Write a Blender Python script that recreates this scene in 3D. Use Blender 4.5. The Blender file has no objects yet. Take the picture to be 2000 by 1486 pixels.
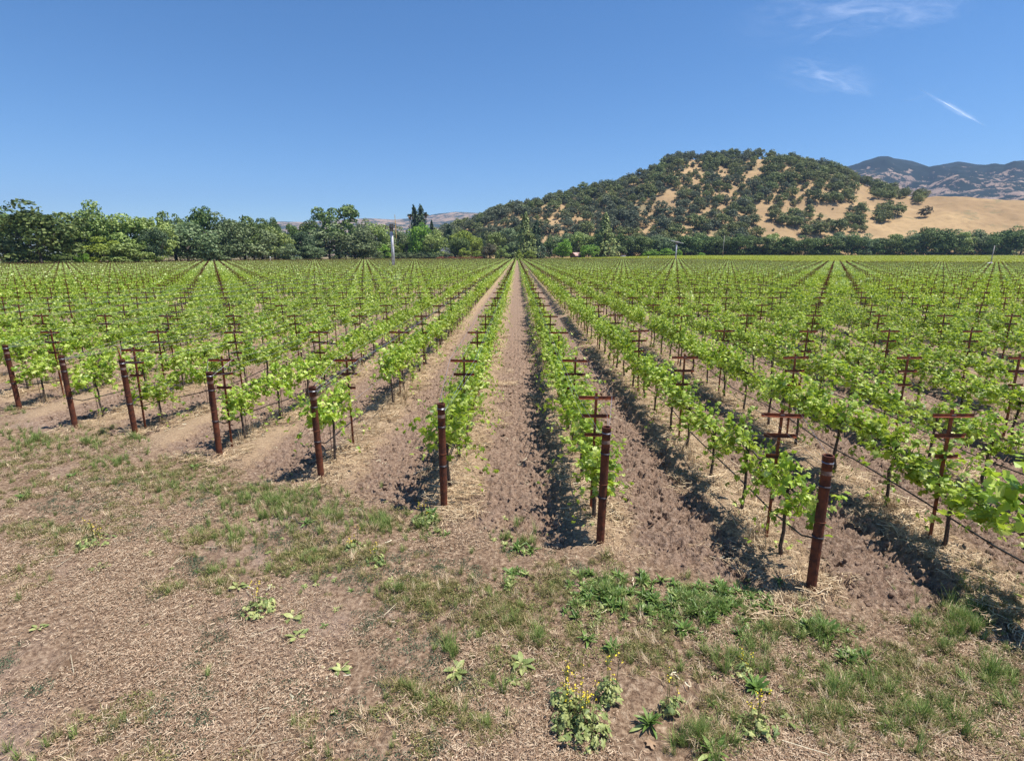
import bpy, math, random
import numpy as np
from mathutils import Vector, Matrix

# ------------------------------------------------------------------ camera, world, sun, exposure
SC = bpy.context.scene
F_PX, CAM_H = 1045.0, 3.5                      # focal length in pixels of the 2000 px wide photograph, eye height
PITCH = math.atan(244 / F_PX)
YAW = math.atan(10 / F_PX * math.cos(PITCH))
cam_d = bpy.data.cameras.new('camera')
cam_d.sensor_width = 36; cam_d.lens = F_PX / 2000 * 36
cam_d.clip_start = 0.1; cam_d.clip_end = 60000
cam = bpy.data.objects.new('camera', cam_d)
SC.collection.objects.link(cam)
cam.location = (0, 0, CAM_H)
cam.rotation_euler = (math.pi / 2 - PITCH, 0, YAW)
SC.camera = cam

SUN_EL, SUN_AZ = math.radians(66), math.radians(94)   # azimuth clockwise from +Y
world = bpy.data.worlds.new('World'); SC.world = world; world.use_nodes = True
wn = world.node_tree
for n in list(wn.nodes): wn.nodes.remove(n)
w_out = wn.nodes.new('ShaderNodeOutputWorld'); w_bg = wn.nodes.new('ShaderNodeBackground')
sky = wn.nodes.new('ShaderNodeTexSky'); sky.sky_type = 'NISHITA'; sky.sun_disc = False
sky.sun_elevation = SUN_EL; sky.sun_rotation = SUN_AZ
sky.altitude = 1200; sky.air_density = 1.0; sky.dust_density = 0.1; sky.ozone_density = 6.0
w_bg.inputs['Strength'].default_value = 0.096
w_hs = wn.nodes.new('ShaderNodeHueSaturation'); w_hs.inputs['Saturation'].default_value = 1.17
wn.links.new(sky.outputs[0], w_hs.inputs['Color']); wn.links.new(w_hs.outputs[0], w_bg.inputs[0]); wn.links.new(w_bg.outputs[0], w_out.inputs[0])

sun_d = bpy.data.lights.new('sun', 'SUN'); sun_d.energy = 4.7; sun_d.angle = math.radians(0.5)
sun_d.color = (1.0, 0.955, 0.88)
sun = bpy.data.objects.new('sun', sun_d); SC.collection.objects.link(sun)
sdir = Vector((math.sin(SUN_AZ) * math.cos(SUN_EL), math.cos(SUN_AZ) * math.cos(SUN_EL), math.sin(SUN_EL)))
sun.rotation_euler = sdir.to_track_quat('Z', 'Y').to_euler()
sun.location = (30, -5, 60)

SC.view_settings.view_transform = 'Standard'; SC.view_settings.look = 'None'
SC.view_settings.gamma = 1; SC.view_settings.exposure = 0.60
SC.cycles.max_bounces = 6; SC.cycles.diffuse_bounces = 2; SC.cycles.glossy_bounces = 2
SC.cycles.transmission_bounces = 3; SC.cycles.transparent_max_bounces = 12; SC.cycles.volume_bounces = 0
SC.cycles.use_denoising = True; SC.cycles.denoiser = 'OPENIMAGEDENOISE'; SC.cycles.denoising_input_passes = 'RGB_ALBEDO_NORMAL'; SC.cycles.denoising_prefilter = 'NONE'

# ------------------------------------------------------------------ helpers
RNG = np.random.default_rng(7)

def ray(px, py):
    u = (px - 1000) / F_PX; v = -(py - 743) / F_PX
    fx, fy, fz = u, math.cos(PITCH) + v * math.sin(PITCH), -math.sin(PITCH) + v * math.cos(PITCH)
    return (fx * math.cos(YAW) - fy * math.sin(YAW), fx * math.sin(YAW) + fy * math.cos(YAW), fz)

def at(px, py, Y=None, z=0.0):
    """The world point seen at a pixel of the photograph, on the plane y = Y or at height z."""
    x, y, zz = ray(px, py)
    t = (z - CAM_H) / zz if Y is None else Y / y
    return x * t, y * t, CAM_H + zz * t

def project(X, Y, Z):
    c, s = math.cos(YAW), math.sin(YAW)
    x = X * c + Y * s; y = -X * s + Y * c; z = Z - CAM_H
    d = y * math.cos(PITCH) - z * math.sin(PITCH); h = y * math.sin(PITCH) + z * math.cos(PITCH)
    return 1000 + F_PX * x / d, 743 - F_PX * h / d

_tabs = {}
def vnoise(x, y, seed=0):
    if seed not in _tabs: _tabs[seed] = np.random.default_rng(1000 + seed).random((256, 256))
    T = _tabs[seed]; x = np.asarray(x, float); y = np.asarray(y, float)
    ix = np.floor(x).astype(np.int64); iy = np.floor(y).astype(np.int64); fx = x - ix; fy = y - iy
    fx = fx * fx * (3 - 2 * fx); fy = fy * fy * (3 - 2 * fy)
    a = T[ix & 255, iy & 255]; b = T[(ix + 1) & 255, iy & 255]; c = T[ix & 255, (iy + 1) & 255]; d = T[(ix + 1) & 255, (iy + 1) & 255]
    return (a * (1 - fx) + b * fx) * (1 - fy) + (c * (1 - fx) + d * fx) * fy

def fbm(x, y, seed=0, octs=4, gain=0.5):
    s = 0; amp = 1; tot = 0
    for k in range(octs):
        s = s + amp * vnoise(x * 2 ** k + 17.3 * k, y * 2 ** k + 9.1 * k, seed + k); tot += amp; amp *= gain
    return s / tot

def sstep(a, b, x):
    t = np.clip((np.asarray(x, float) - a) / (b - a), 0, 1); return t * t * (3 - 2 * t)

def mesh_np(name, verts, faces, mats=None, midx=None, smooth=False):
    """faces: list of (M,k) integer arrays; mats: materials; midx: list of material index per array (int or array)."""
    me = bpy.data.meshes.new(name)
    verts = np.asarray(verts, np.float32)
    faces = [np.asarray(f, np.int32) for f in faces if len(f)]
    me.vertices.add(len(verts)); me.vertices.foreach_set('co', verts.ravel())
    nl = sum(f.size for f in faces); nf = sum(len(f) for f in faces)
    me.loops.add(nl); me.loops.foreach_set('vertex_index', np.concatenate([f.ravel() for f in faces]))
    tot = np.concatenate([np.full(len(f), f.shape[1], np.int32) for f in faces])
    start = np.concatenate([[0], np.cumsum(tot)[:-1]]).astype(np.int32)
    me.polygons.add(nf); me.polygons.foreach_set('loop_start', start); me.polygons.foreach_set('loop_total', tot)
    if midx is not None:
        me.polygons.foreach_set('material_index', np.concatenate([np.broadcast_to(np.asarray(m, np.int32), (len(f),)) for f, m in zip(faces, midx)]))
    me.polygons.foreach_set('use_smooth', np.full(nf, smooth))
    for m in (mats or []): me.materials.append(m)
    me.update(calc_edges=True); me.validate()
    return me

class MB:
    """Collects pieces of one mesh."""
    def __init__(self): self.v = []; self.f = []; self.m = []; self.n = 0
    def add(self, v, f, mi=0):
        v = np.asarray(v, float).reshape(-1, 3)
        if len(v) == 0: return self
        self.v.append(v)
        for a in (f if isinstance(f, list) and len(f) and isinstance(f[0], np.ndarray) and f[0].ndim == 2 else [np.asarray(f)]):
            self.f.append(a + self.n); self.m.append(mi)
        self.n += len(v); return self
    def box(self, c, s, mi=0, rz=0.0, rot=None):
        c = np.array(c, float); s = np.array(s, float) / 2
        v = np.array([[x, y, z] for x in (-1, 1) for y in (-1, 1) for z in (-1, 1)]) * s
        if rot is not None: v = v @ np.array(rot).T
        elif rz:
            R = np.array([[math.cos(rz), -math.sin(rz), 0], [math.sin(rz), math.cos(rz), 0], [0, 0, 1]]); v = v @ R.T
        return self.add(v + c, np.array([[0, 1, 3, 2], [4, 6, 7, 5], [0, 4, 5, 1], [2, 3, 7, 6], [0, 2, 6, 4], [1, 5, 7, 3]]), mi)
    def tube(self, pts, rad, n=6, mi=0, cap=True):
        v, f, caps = tube_np(pts, rad, n)
        self.add(v, f, mi)
        if cap:
            k = self.n - len(v)
            self.f.append(np.array([list(range(k + n - 1, k - 1, -1))])); self.m.append(mi)
            self.f.append(np.array([list(range(self.n - n, self.n))])); self.m.append(mi)
        return self
    def mesh(self, name, mats, smooth=False):
        by = {}
        for f, m in zip(self.f, self.m): by.setdefault((f.shape[1], m), []).append(f)
        ks = list(by)
        return mesh_np(name, np.concatenate(self.v), [np.concatenate(by[k]) for k in ks], mats, [k[1] for k in ks], smooth)

def tube_np(pts, rad, n=6):
    P = np.asarray(pts, float); L = len(P); rad = np.broadcast_to(np.asarray(rad, float), (L,))
    T = np.gradient(P, axis=0); T /= np.linalg.norm(T, axis=1)[:, None] + 1e-9
    up = np.array([0, 0, 1.0]) if abs(T[0][2]) < 0.9 else np.array([1.0, 0, 0])
    A = np.cross(T, up); A /= np.linalg.norm(A, axis=1)[:, None] + 1e-9; B = np.cross(A, T)
    an = np.linspace(0, 2 * math.pi, n, endpoint=False)
    v = P[:, None] + rad[:, None, None] * (np.cos(an)[None, :, None] * A[:, None] + np.sin(an)[None, :, None] * B[:, None])
    i = np.arange(L - 1)[:, None] * n; j = np.arange(n)[None]; j2 = (j + 1) % n
    f = np.stack([i + j, i + j2, i + n + j2, i + n + j], -1).reshape(-1, 4)
    return v.reshape(-1, 3), f, None

def link(name, me, parent=None, loc=None, rot=None, scale=None):
    o = bpy.data.objects.new(name, me); SC.collection.objects.link(o)
    if parent is not None: o.parent = parent
    if loc is not None: o.location = loc
    if rot is not None: o.rotation_euler = rot
    if scale is not None: o.scale = (scale,) * 3 if np.isscalar(scale) else scale
    return o

def tag(o, label=None, cat=None, group=None, kind=None):
    for k, v in (('label', label), ('category', cat), ('group', group), ('kind', kind)):
        if v: o[k] = v
    return o

def frames(nrm, spin):
    """Rotation matrices (N,3,3) whose z column is nrm, spun by an angle."""
    n = nrm / (np.linalg.norm(nrm, axis=1)[:, None] + 1e-9)
    ref = np.where(np.abs(n[:, 2:3]) < 0.95, np.array([[0, 0, 1.0]]), np.array([[1.0, 0, 0]]))
    a = np.cross(ref, n); a /= np.linalg.norm(a, axis=1)[:, None] + 1e-9; b = np.cross(n, a)
    c, s = np.cos(spin)[:, None], np.sin(spin)[:, None]
    return np.stack([a * c + b * s, -a * s + b * c, n], -1)

def place(tv, tf, C, R, S):
    """Copies of a template (tv, tf) at centres C with rotations R and sizes S."""
    N = len(C); v = np.einsum('nij,kj->nki', R, tv) * np.asarray(S, float).reshape(N, 1, -1) + C[:, None]
    f = tf[None] + (np.arange(N) * len(tv))[:, None, None]
    return v.reshape(-1, 3), f.reshape(-1, tf.shape[1])

# ------------------------------------------------------------------ materials
def new_mat(name):
    m = bpy.data.materials.new(name); m.use_nodes = True; nt = m.node_tree
    for n in list(nt.nodes): nt.nodes.remove(n)
    out = nt.nodes.new('ShaderNodeOutputMaterial'); return m, nt, out

class NT:
    def __init__(s, nt): s.nt = nt
    def node(s, t, **kw):
        n = s.nt.nodes.new(t)
        for k, v in kw.items(): setattr(n, k, v)
        return n
    def set(s, sock, v):
        if isinstance(v, bpy.types.NodeSocket): s.nt.links.new(v, sock)
        elif v is not None:
            if sock.type == 'RGBA' and len(v) == 3: v = (*v, 1)
            sock.default_value = v
    def math(s, op, a, b=None, c=None, clamp=False):
        n = s.node('ShaderNodeMath', operation=op, use_clamp=clamp)
        for i, v in enumerate((a, b, c)):
            if v is not None: s.set(n.inputs[i], v)
        return n.outputs[0]
    def mix(s, f, a, b, mode='MIX'):
        n = s.node('ShaderNodeMix', data_type='RGBA', blend_type=mode); s.set(n.inputs[0], f); s.set(n.inputs[6], a); s.set(n.inputs[7], b); return n.outputs[2]
    def noise(s, vec, scale, detail=4, rough=0.55, dist=0.0):
        n = s.node('ShaderNodeTexNoise'); s.set(n.inputs['Vector'], vec); n.inputs['Scale'].default_value = scale
        n.inputs['Detail'].default_value = detail; n.inputs['Roughness'].default_value = rough; n.inputs['Distortion'].default_value = dist; return n.outputs[0]
    def ramp(s, f, a, b):
        n = s.node('ShaderNodeMapRange', interpolation_type='SMOOTHSTEP'); s.set(n.inputs[0], f); n.inputs[1].default_value = a; n.inputs[2].default_value = b; return n.outputs[0]
    def cr(s, f, stops):
        n = s.node('ShaderNodeValToRGB'); s.set(n.inputs[0], f); e = n.color_ramp.elements
        while len(e) < len(stops): e.new(0.5)
        for k, (p, c) in zip(e, stops): k.position = p; k.color = (*c, 1)
        return n.outputs[0]

def simple_mat(name, col, rough=0.7, metal=0.0, var=0.25, scale=8.0, col2=None, bump=0.0, spec=0.5):
    m, nt, out = new_mat(name); N = NT(nt)
    tc = N.node('ShaderNodeTexCoord').outputs['Object']
    n = N.noise(tc, scale, 5, 0.6); c2 = col2 or tuple(c * (1 - var) for c in col)
    c = N.mix(N.ramp(n, 0.35, 0.65), col, c2)
    p = N.node('ShaderNodeBsdfPrincipled'); N.set(p.inputs['Base Color'], c); p.inputs['Roughness'].default_value = rough; p.inputs['Metallic'].default_value = metal
    p.inputs['Specular IOR Level'].default_value = spec
    if bump:
        b = N.node('ShaderNodeBump'); b.inputs['Strength'].default_value = bump; b.inputs['Distance'].default_value = 0.02; N.set(b.inputs['Height'], n); N.set(p.inputs['Normal'], b.outputs[0])
    nt.links.new(p.outputs[0], out.inputs[0]); return m

def leaf_mat(name, stops, trans=0.3, rough=0.45, tcol=None, spec=0.5, hue=0.0, objvar=0.25):
    """Foliage: colour varies from leaf to leaf and from plant to plant; part of the light passes through."""
    m, nt, out = new_mat(name); N = NT(nt)
    g = N.node('ShaderNodeNewGeometry'); oi = N.node('ShaderNodeObjectInfo')
    c = N.cr(g.outputs['Random Per Island'], stops)
    hs = N.node('ShaderNodeHueSaturation'); N.set(hs.inputs['Color'], c)
    N.set(hs.inputs['Value'], N.math('MULTIPLY_ADD', oi.outputs['Random'], objvar, 1 - objvar / 2))
    r2 = N.math('FRACT', N.math('MULTIPLY', oi.outputs['Random'], 7.31))
    N.set(hs.inputs['Hue'], N.math('MULTIPLY_ADD', r2, hue, 0.5 - hue / 2))
    c = hs.outputs[0]
    p = N.node('ShaderNodeBsdfPrincipled'); N.set(p.inputs['Base Color'], c); p.inputs['Roughness'].default_value = rough; p.inputs['Specular IOR Level'].default_value = spec
    if trans > 0:
        t = N.node('ShaderNodeBsdfTranslucent'); N.set(t.inputs[0], N.mix(0.75, c, tcol or (0.35, 0.5, 0.05), 'MIX') if tcol else c)
        mx = N.node('ShaderNodeMixShader'); mx.inputs[0].default_value = trans
        nt.links.new(p.outputs[0], mx.inputs[1]); nt.links.new(t.outputs[0], mx.inputs[2]); nt.links.new(mx.outputs[0], out.inputs[0])
    else: nt.links.new(p.outputs[0], out.inputs[0])
    return m

M = {}
M['vine_leaf'] = leaf_mat('vine_leaf', [(0, (0.075, 0.155, 0.010)), (0.35, (0.23, 0.38, 0.028)), (0.7, (0.47, 0.60, 0.08)), (1, (0.72, 0.78, 0.27))], 0.43, 0.45, (0.52, 0.64, 0.05), 0.5, objvar=0.35)
M['far_vine_leaf'] = leaf_mat('far_vine_leaf', [(0, (0.225, 0.317, 0.073)), (0.5, (0.476, 0.588, 0.145)), (1, (0.688, 0.776, 0.303))], 0.36, 0.42, (0.42, 0.58, 0.08), 0.6)
M['yellow_vine_leaf'] = leaf_mat('yellow_vine_leaf', [(0, (0.300, 0.360, 0.030)), (0.5, (0.460, 0.520, 0.050)), (1, (0.620, 0.660, 0.120))], 0.35, 0.45, (0.4, 0.46, 0.04), 0.4)
M['bark'] = simple_mat('bark', (0.12, 0.085, 0.065), 0.9, col2=(0.03, 0.02, 0.016), scale=30, bump=0.5)
M['cane'] = simple_mat('cane', (0.16, 0.22, 0.05), 0.6, col2=(0.22, 0.12, 0.05), scale=6)
M['tree_bark'] = simple_mat('tree_bark', (0.12, 0.10, 0.08), 0.95, col2=(0.05, 0.04, 0.035), scale=3)
M['rust_pipe'] = simple_mat('rust_pipe', (0.165, 0.052, 0.026), 0.85, 0.0, col2=(0.070, 0.028, 0.020), scale=9, bump=0.5, spec=0.25)
M['rust_bar'] = simple_mat('rust_bar', (0.26, 0.060, 0.014), 0.7, 0.1, col2=(0.11, 0.030, 0.012), scale=14, bump=0.3)
M['pipe_worn'] = simple_mat('pipe_worn', (0.30, 0.20, 0.16), 0.6, 0.1, col2=(0.12, 0.05, 0.03), scale=14)
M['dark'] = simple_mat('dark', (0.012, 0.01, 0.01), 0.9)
M['wire'] = simple_mat('wire', (0.38, 0.39, 0.44), 0.40, 0.6)
M['dark_wire'] = simple_mat('dark_wire', (0.10, 0.09, 0.10), 0.5, 0.5)
M['hose'] = simple_mat('hose', (0.016, 0.016, 0.02), 0.5)
M['rod'] = simple_mat('rod', (0.10, 0.045, 0.03), 0.7)
M['white_paint'] = simple_mat('white_paint', (0.75, 0.75, 0.80), 0.5, col2=(0.42, 0.36, 0.37), scale=1.5)
M['steel'] = simple_mat('steel', (0.30, 0.28, 0.27), 0.6, 0.3, col2=(0.10, 0.07, 0.055), scale=2)
M['blade'] = simple_mat('blade', (0.62, 0.38, 0.10), 0.5, col2=(0.5, 0.33, 0.12))
M['roof_grey'] = simple_mat('roof_grey', (0.12, 0.13, 0.17), 0.8)
M['roof_red'] = simple_mat('roof_red', (0.36, 0.15, 0.12), 0.7, col2=(0.5, 0.38, 0.34), scale=0.6)
M['wall_pale'] = simple_mat('wall_pale', (0.5, 0.5, 0.52), 0.8)
M['wood_pole'] = simple_mat('wood_pole', (0.16, 0.12, 0.09), 0.9)
M['pale_pole'] = simple_mat('pale_pole', (0.45, 0.43, 0.42), 0.8, col2=(0.3, 0.24, 0.2), scale=1)
M['glass'] = simple_mat('glass', (0.03, 0.035, 0.045), 0.15, 0, spec=0.8)
M['car_white'] = simple_mat('car_white', (0.75, 0.75, 0.75), 0.3, var=0.03)
M['car_red'] = simple_mat('car_red', (0.45, 0.03, 0.03), 0.3, var=0.05)
M['rubber'] = simple_mat('rubber', (0.02, 0.02, 0.02), 0.8)
M['oak_dark'] = leaf_mat('oak_dark', [(0, (0.045, 0.084, 0.021)), (0.5, (0.109, 0.171, 0.046)), (1, (0.272, 0.336, 0.107))], 0.2, 0.6, spec=0.2, hue=0.03, objvar=0.35)
M['hill_oak'] = leaf_mat('hill_oak', [(0, (0.091, 0.126, 0.041)), (0.5, (0.172, 0.205, 0.073)), (1, (0.343, 0.358, 0.139))], 0.2, 0.6, spec=0.2, objvar=0.45, hue=0.03)
M['hill_grey'] = leaf_mat('hill_grey', [(0, (0.085, 0.11, 0.06)), (0.5, (0.14, 0.165, 0.095)), (1, (0.24, 0.26, 0.16))], 0.2, 0.6, spec=0.2, objvar=0.3)
M['hill_olive'] = leaf_mat('hill_olive', [(0, (0.09, 0.11, 0.04)), (0.5, (0.17, 0.19, 0.08)), (1, (0.28, 0.30, 0.15))], 0.2, 0.6, spec=0.2, objvar=0.3)
M['oak_grey'] = leaf_mat('oak_grey', [(0, (0.090, 0.135, 0.055)), (0.5, (0.167, 0.228, 0.097)), (1, (0.336, 0.395, 0.199))], 0.2, 0.6, spec=0.2, hue=0.03, objvar=0.3)
M['tree_green'] = leaf_mat('tree_green', [(0, (0.120, 0.174, 0.033)), (0.5, (0.240, 0.319, 0.072)), (1, (0.456, 0.532, 0.156))], 0.2, 0.5, spec=0.4, hue=0.02)
M['tree_lime'] = leaf_mat('tree_lime', [(0, (0.077, 0.182, 0.011)), (0.5, (0.182, 0.364, 0.025)), (1, (0.392, 0.588, 0.070))], 0.25, 0.5, spec=0.4)
M['tree_yellow'] = leaf_mat('tree_yellow', [(0, (0.154, 0.210, 0.021)), (0.5, (0.280, 0.364, 0.042)), (1, (0.476, 0.532, 0.084))], 0.25, 0.5, spec=0.4)
M['conifer_green'] = leaf_mat('conifer_green', [(0, (0.027, 0.055, 0.023)), (0.5, (0.057, 0.098, 0.040)), (1, (0.127, 0.169, 0.075))], 0.08, 0.6, spec=0.3)
M['conifer_olive'] = leaf_mat('conifer_olive', [(0, (0.104, 0.142, 0.036)), (0.5, (0.222, 0.277, 0.079)), (1, (0.473, 0.511, 0.171))], 0.08, 0.6, spec=0.3)
M['shrub_brown'] = leaf_mat('shrub_brown', [(0, (0.07, 0.06, 0.03)), (0.5, (0.13, 0.12, 0.06)), (1, (0.20, 0.17, 0.10))], 0.1, 0.6, spec=0.3)
M['palm_green'] = leaf_mat('palm_green', [(0, (0.05, 0.07, 0.02)), (1, (0.13, 0.15, 0.05))], 0.1, 0.5)
M['palm_dry'] = leaf_mat('palm_dry', [(0, (0.22, 0.13, 0.07)), (1, (0.45, 0.30, 0.18))], 0.1, 0.7)
M['red_flower'] = leaf_mat('red_flower', [(0, (0.08, 0.09, 0.03)), (0.5, (0.25, 0.08, 0.04)), (1, (0.42, 0.08, 0.05))], 0.1, 0.6)
M['straw'] = leaf_mat('straw', [(0, (0.264, 0.165, 0.094)), (0.5, (0.506, 0.363, 0.209)), (1, (0.770, 0.616, 0.407))], 0.1, 0.6, spec=0.3, objvar=0.3)
M['grass_green'] = leaf_mat('grass_green', [(0, (0.102, 0.170, 0.034)), (0.6, (0.221, 0.323, 0.076)), (1, (0.510, 0.510, 0.204))], 0.25, 0.5, spec=0.35, objvar=0.4)
M['grass_olive'] = leaf_mat('grass_olive', [(0, (0.105, 0.112, 0.030)), (0.55, (0.225, 0.225, 0.068)), (1, (0.450, 0.360, 0.165))], 0.2, 0.6, spec=0.3, objvar=0.4, hue=0.03)
M['grass_grey'] = leaf_mat('grass_grey', [(0, (0.047, 0.074, 0.041)), (0.6, (0.095, 0.128, 0.074)), (1, (0.176, 0.203, 0.115))], 0.1, 0.7, spec=0.2, objvar=0.3)
M['weed_green'] = leaf_mat('weed_green', [(0, (0.076, 0.150, 0.026)), (0.5, (0.168, 0.272, 0.053)), (1, (0.403, 0.462, 0.158))], 0.25, 0.45, spec=0.5, objvar=0.2)
M['weed_pale'] = leaf_mat('weed_pale', [(0, (0.146, 0.207, 0.060)), (0.5, (0.293, 0.343, 0.110)), (1, (0.537, 0.550, 0.210))], 0.2, 0.5, spec=0.4, objvar=0.2)
M['petal'] = leaf_mat('petal', [(0, (0.75, 0.55, 0.01)), (1, (0.9, 0.75, 0.05))], 0.2, 0.6, objvar=0)
M['clod'] = simple_mat('clod', (0.32, 0.222, 0.160), 0.95, col2=(0.19, 0.125, 0.088), scale=40, bump=0.4, spec=0.1)
M['litter'] = leaf_mat('litter', [(0, (0.13, 0.080, 0.045)), (0.5, (0.39, 0.255, 0.165)), (1, (0.66, 0.52, 0.36))], 0.0, 0.8, spec=0.1, objvar=0.3)
M['pale_debris'] = leaf_mat('pale_debris', [(0, (0.45, 0.36, 0.22)), (1, (0.75, 0.68, 0.48))], 0.1, 0.7, objvar=0.3)

# ------------------------------------------------------------------ vineyard layout
ROW_X = {7: 3.10, 6: 1.02, 5: -0.97, 4: -2.93, 3: -4.89, 2: -6.87, 1: -8.80, 0: -10.85}
POST = {0: (-11.60, 11.9), 1: (-9.16, 10.51), 2: (-7.62, 10.1), 3: (-5.33, 9.0), 4: (-3.12, 7.94), 5: (-1.02, 6.92), 6: (1.03, 5.98), 7: (3.12, 5.05)}
def row_x(i):
    if i in ROW_X: return ROW_X[i]
    return 3.10 + 2.05 * (i - 7) if i > 7 else -10.85 + 1.98 * i
def row_start(i):
    if i in POST: return POST[i][1]
    return 5.05 - 1.0 * (i - 7) if i > 7 else 11.9 - 0.9 * i
def row_at(i, y):
    """x of a row at distance y: the last metres swing to where the end post stands."""
    x = row_x(i) + 0.0 * np.asarray(y, float)
    if i in POST:
        t = 1 - sstep(POST[i][1] + 0.3, POST[i][1] + 3.0, y); x = x + (POST[i][0] - x) * t
    return x
def field_edge(a):
    """Distance of the far edge of the vines in direction a = x / y."""
    return np.interp(a, [-0.98, -0.60, -0.24, 0.0, 0.2, 0.45, 1.0], [150, 250, 372, 385, 420, 450, 450])
STAKE_A, STAKE_D = 5.98, 3.55

def gz(x, y):
    """The lie of the land: level, rising a little towards the far right."""
    x = np.asarray(x, float); y = np.asarray(y, float); a = x / np.maximum(y, 1.0)
    return 2.0 * sstep(170, 450, y) * sstep(0.02, 0.35, a) - 0.0

XS_ = np.array([row_x(i) for i in range(-170, 230)])
def row_dist(x, y):
    x = np.asarray(x, float); j = np.clip(np.searchsorted(XS_, x), 1, len(XS_) - 1)
    return np.where(np.abs(x - XS_[j - 1]) < np.abs(x - XS_[j]), x - XS_[j - 1], x - XS_[j])

def field_mask(x, y):
    return sstep(-0.5, 0.5, y - (6.3 - 0.44 * x) + 0.8 * (fbm(x * 0.9, y * 0.9, 50, 3) - 0.5))

def relief(x, y):
    """Small-scale height of the soil: berms below the rows, a furrow beside them, clods, gentle lumps on the headland."""
    fm = field_mask(x, y); d = row_dist(x, y); fade = 1 - sstep(60, 110, y)
    wob = 0.12 * (fbm(x * 0.4, y * 0.7, 3, 3) - 0.5) * 2
    berm = 0.075 * np.exp(-((d - wob) / 0.33) ** 2)
    right = sstep(-1, 2.5, x)
    fur = -(0.04 + 0.06 * right) * np.exp(-((d + 0.62 - wob) / 0.16) ** 2) * sstep(0.25, 0.6, fbm(x * 0.3, y * 1.3, 8, 3) + 0.15 * right)
    near = 1 - sstep(14, 34, y)
    c1 = np.abs(fbm(x * 7, y * 7, 11, 2) - 0.5); c2 = np.abs(fbm(x * 17, y * 17, 14, 2) - 0.5); c3 = vnoise(x * 40, y * 40, 17) - 0.5
    clod = (0.26 * (0.16 - c1) + 0.22 * (0.14 - c2) + 0.028 * c3) * sstep(0.15, 0.4, np.abs(d)) * (0.85 + 0.35 * right)
    head = 0.05 * (fbm(x * 0.8, y * 0.8, 21, 3) - 0.5) + 0.050 * (fbm(x * 5, y * 5, 24, 3) - 0.5) + 0.022 * (vnoise(x * 30, y * 30, 27) - 0.5)
    return fm * fade * (berm + fur + clod * near) + (1 - fm) * head * near

def ground_h(x, y): return gz(x, y) + relief(x, y)

# ------------------------------------------------------------------ ground
def spaced(a, b, fine, grow, lo, hi):
    """Coordinates from lo to hi, spaced fine between a and b and ever wider outside."""
    mid = list(np.arange(a, b, fine)); s = fine; v = mid[-1]
    while v < hi: s *= grow; v += s; mid.append(v)
    s = fine; v = a; left = []
    while v > lo: s *= grow; v -= s; left.append(v)
    return np.array(left[::-1] + mid)
gx = spaced(-5.5, 6.5, 0.022, 1.012, -9000, 9000); gy = spaced(2.6, 8.5, 0.022, 1.009, -60, 9500)
GX, GY = np.meshgrid(gx, gy); GZ = ground_h(GX, GY)
nx, ny = len(gx), len(gy)
idx = np.arange(nx * ny).reshape(ny, nx)
gf = np.stack([idx[:-1, :-1], idx[:-1, 1:], idx[1:, 1:], idx[1:, :-1]], -1).reshape(-1, 4)
m, nt, out = new_mat('vineyard_soil'); N = NT(nt)
pos = N.node('ShaderNodeNewGeometry').outputs['Position']
sep = N.node('ShaderNodeSeparateXYZ'); N.set(sep.inputs[0], pos); PX_, PY_ = sep.outputs[0], sep.outputs[1]
d6 = N.math('SUBTRACT', PX_, 1.02)
per = 2.05
fr = N.math('FRACT', N.math('ADD', N.math('DIVIDE', d6, per), 0.5))
# left of row 6 the rows stand a little closer together
fr2 = N.math('FRACT', N.math('ADD', N.math('DIVIDE', d6, 1.98), 0.5))
isleft = N.math('LESS_THAN', d6, 0)
frr = N.math('ADD', N.math('MULTIPLY', fr, N.math('SUBTRACT', 1, isleft)), N.math('MULTIPLY', fr2, isleft))
dist = N.math('MULTIPLY', N.math('ABSOLUTE', N.math('SUBTRACT', frr, 0.5)), 2.0)
n_big = N.noise(pos, 0.55, 4, 0.6); n_mid = N.noise(pos, 3.0, 5, 0.6); n_fine = N.noise(pos, 22, 5, 0.65); n_vf = N.noise(pos, 90, 3, 0.6)
stretch = N.node('ShaderNodeMapping'); N.set(stretch.inputs[0], pos); stretch.inputs['Rotation'].default_value = (0, 0, 0.5); stretch.inputs['Scale'].default_value = (14, 60, 30)
n_str = N.noise(stretch.outputs[0], 1.0, 3, 0.6, 1.5)
edge = N.math('ADD', PY_, N.math('MULTIPLY', PX_, 0.44)); edge = N.math('ADD', edge, N.math('MULTIPLY_ADD', n_mid, 1.2, -0.6))
infield = N.ramp(edge, 5.9, 6.8)
till = N.cr(n_fine, [(0.32, (0.11, 0.068, 0.046)), (0.47, (0.255, 0.168, 0.120)), (0.66, (0.42, 0.305, 0.225))])
till = N.mix(N.ramp(n_mid, 0.4, 0.7), till, N.mix(0.35, till, (0.30, 0.21, 0.155)))
strawc = N.cr(n_str, [(0.3, (0.20, 0.125, 0.08)), (0.5, (0.40, 0.28, 0.175)), (0.72, (0.58, 0.43, 0.28))])
sm = N.math('MULTIPLY', N.ramp(N.math('ADD', dist, N.math('MULTIPLY_ADD', n_mid, 0.8, -0.4)), 0.62, 0.22), 0.9)
fieldc = N.mix(sm, till, strawc)
lit = N.cr(n_fine, [(0.32, (0.09, 0.054, 0.034)), (0.46, (0.23, 0.148, 0.095)), (0.58, (0.36, 0.250, 0.165)), (0.72, (0.57, 0.44, 0.31))])
bare = N.cr(n_vf, [(0.3, (0.31, 0.21, 0.16)), (0.7, (0.43, 0.32, 0.26))])
headc = N.mix(N.ramp(n_big, 0.50, 0.66), lit, N.mix(0.6, lit, bare))
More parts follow.
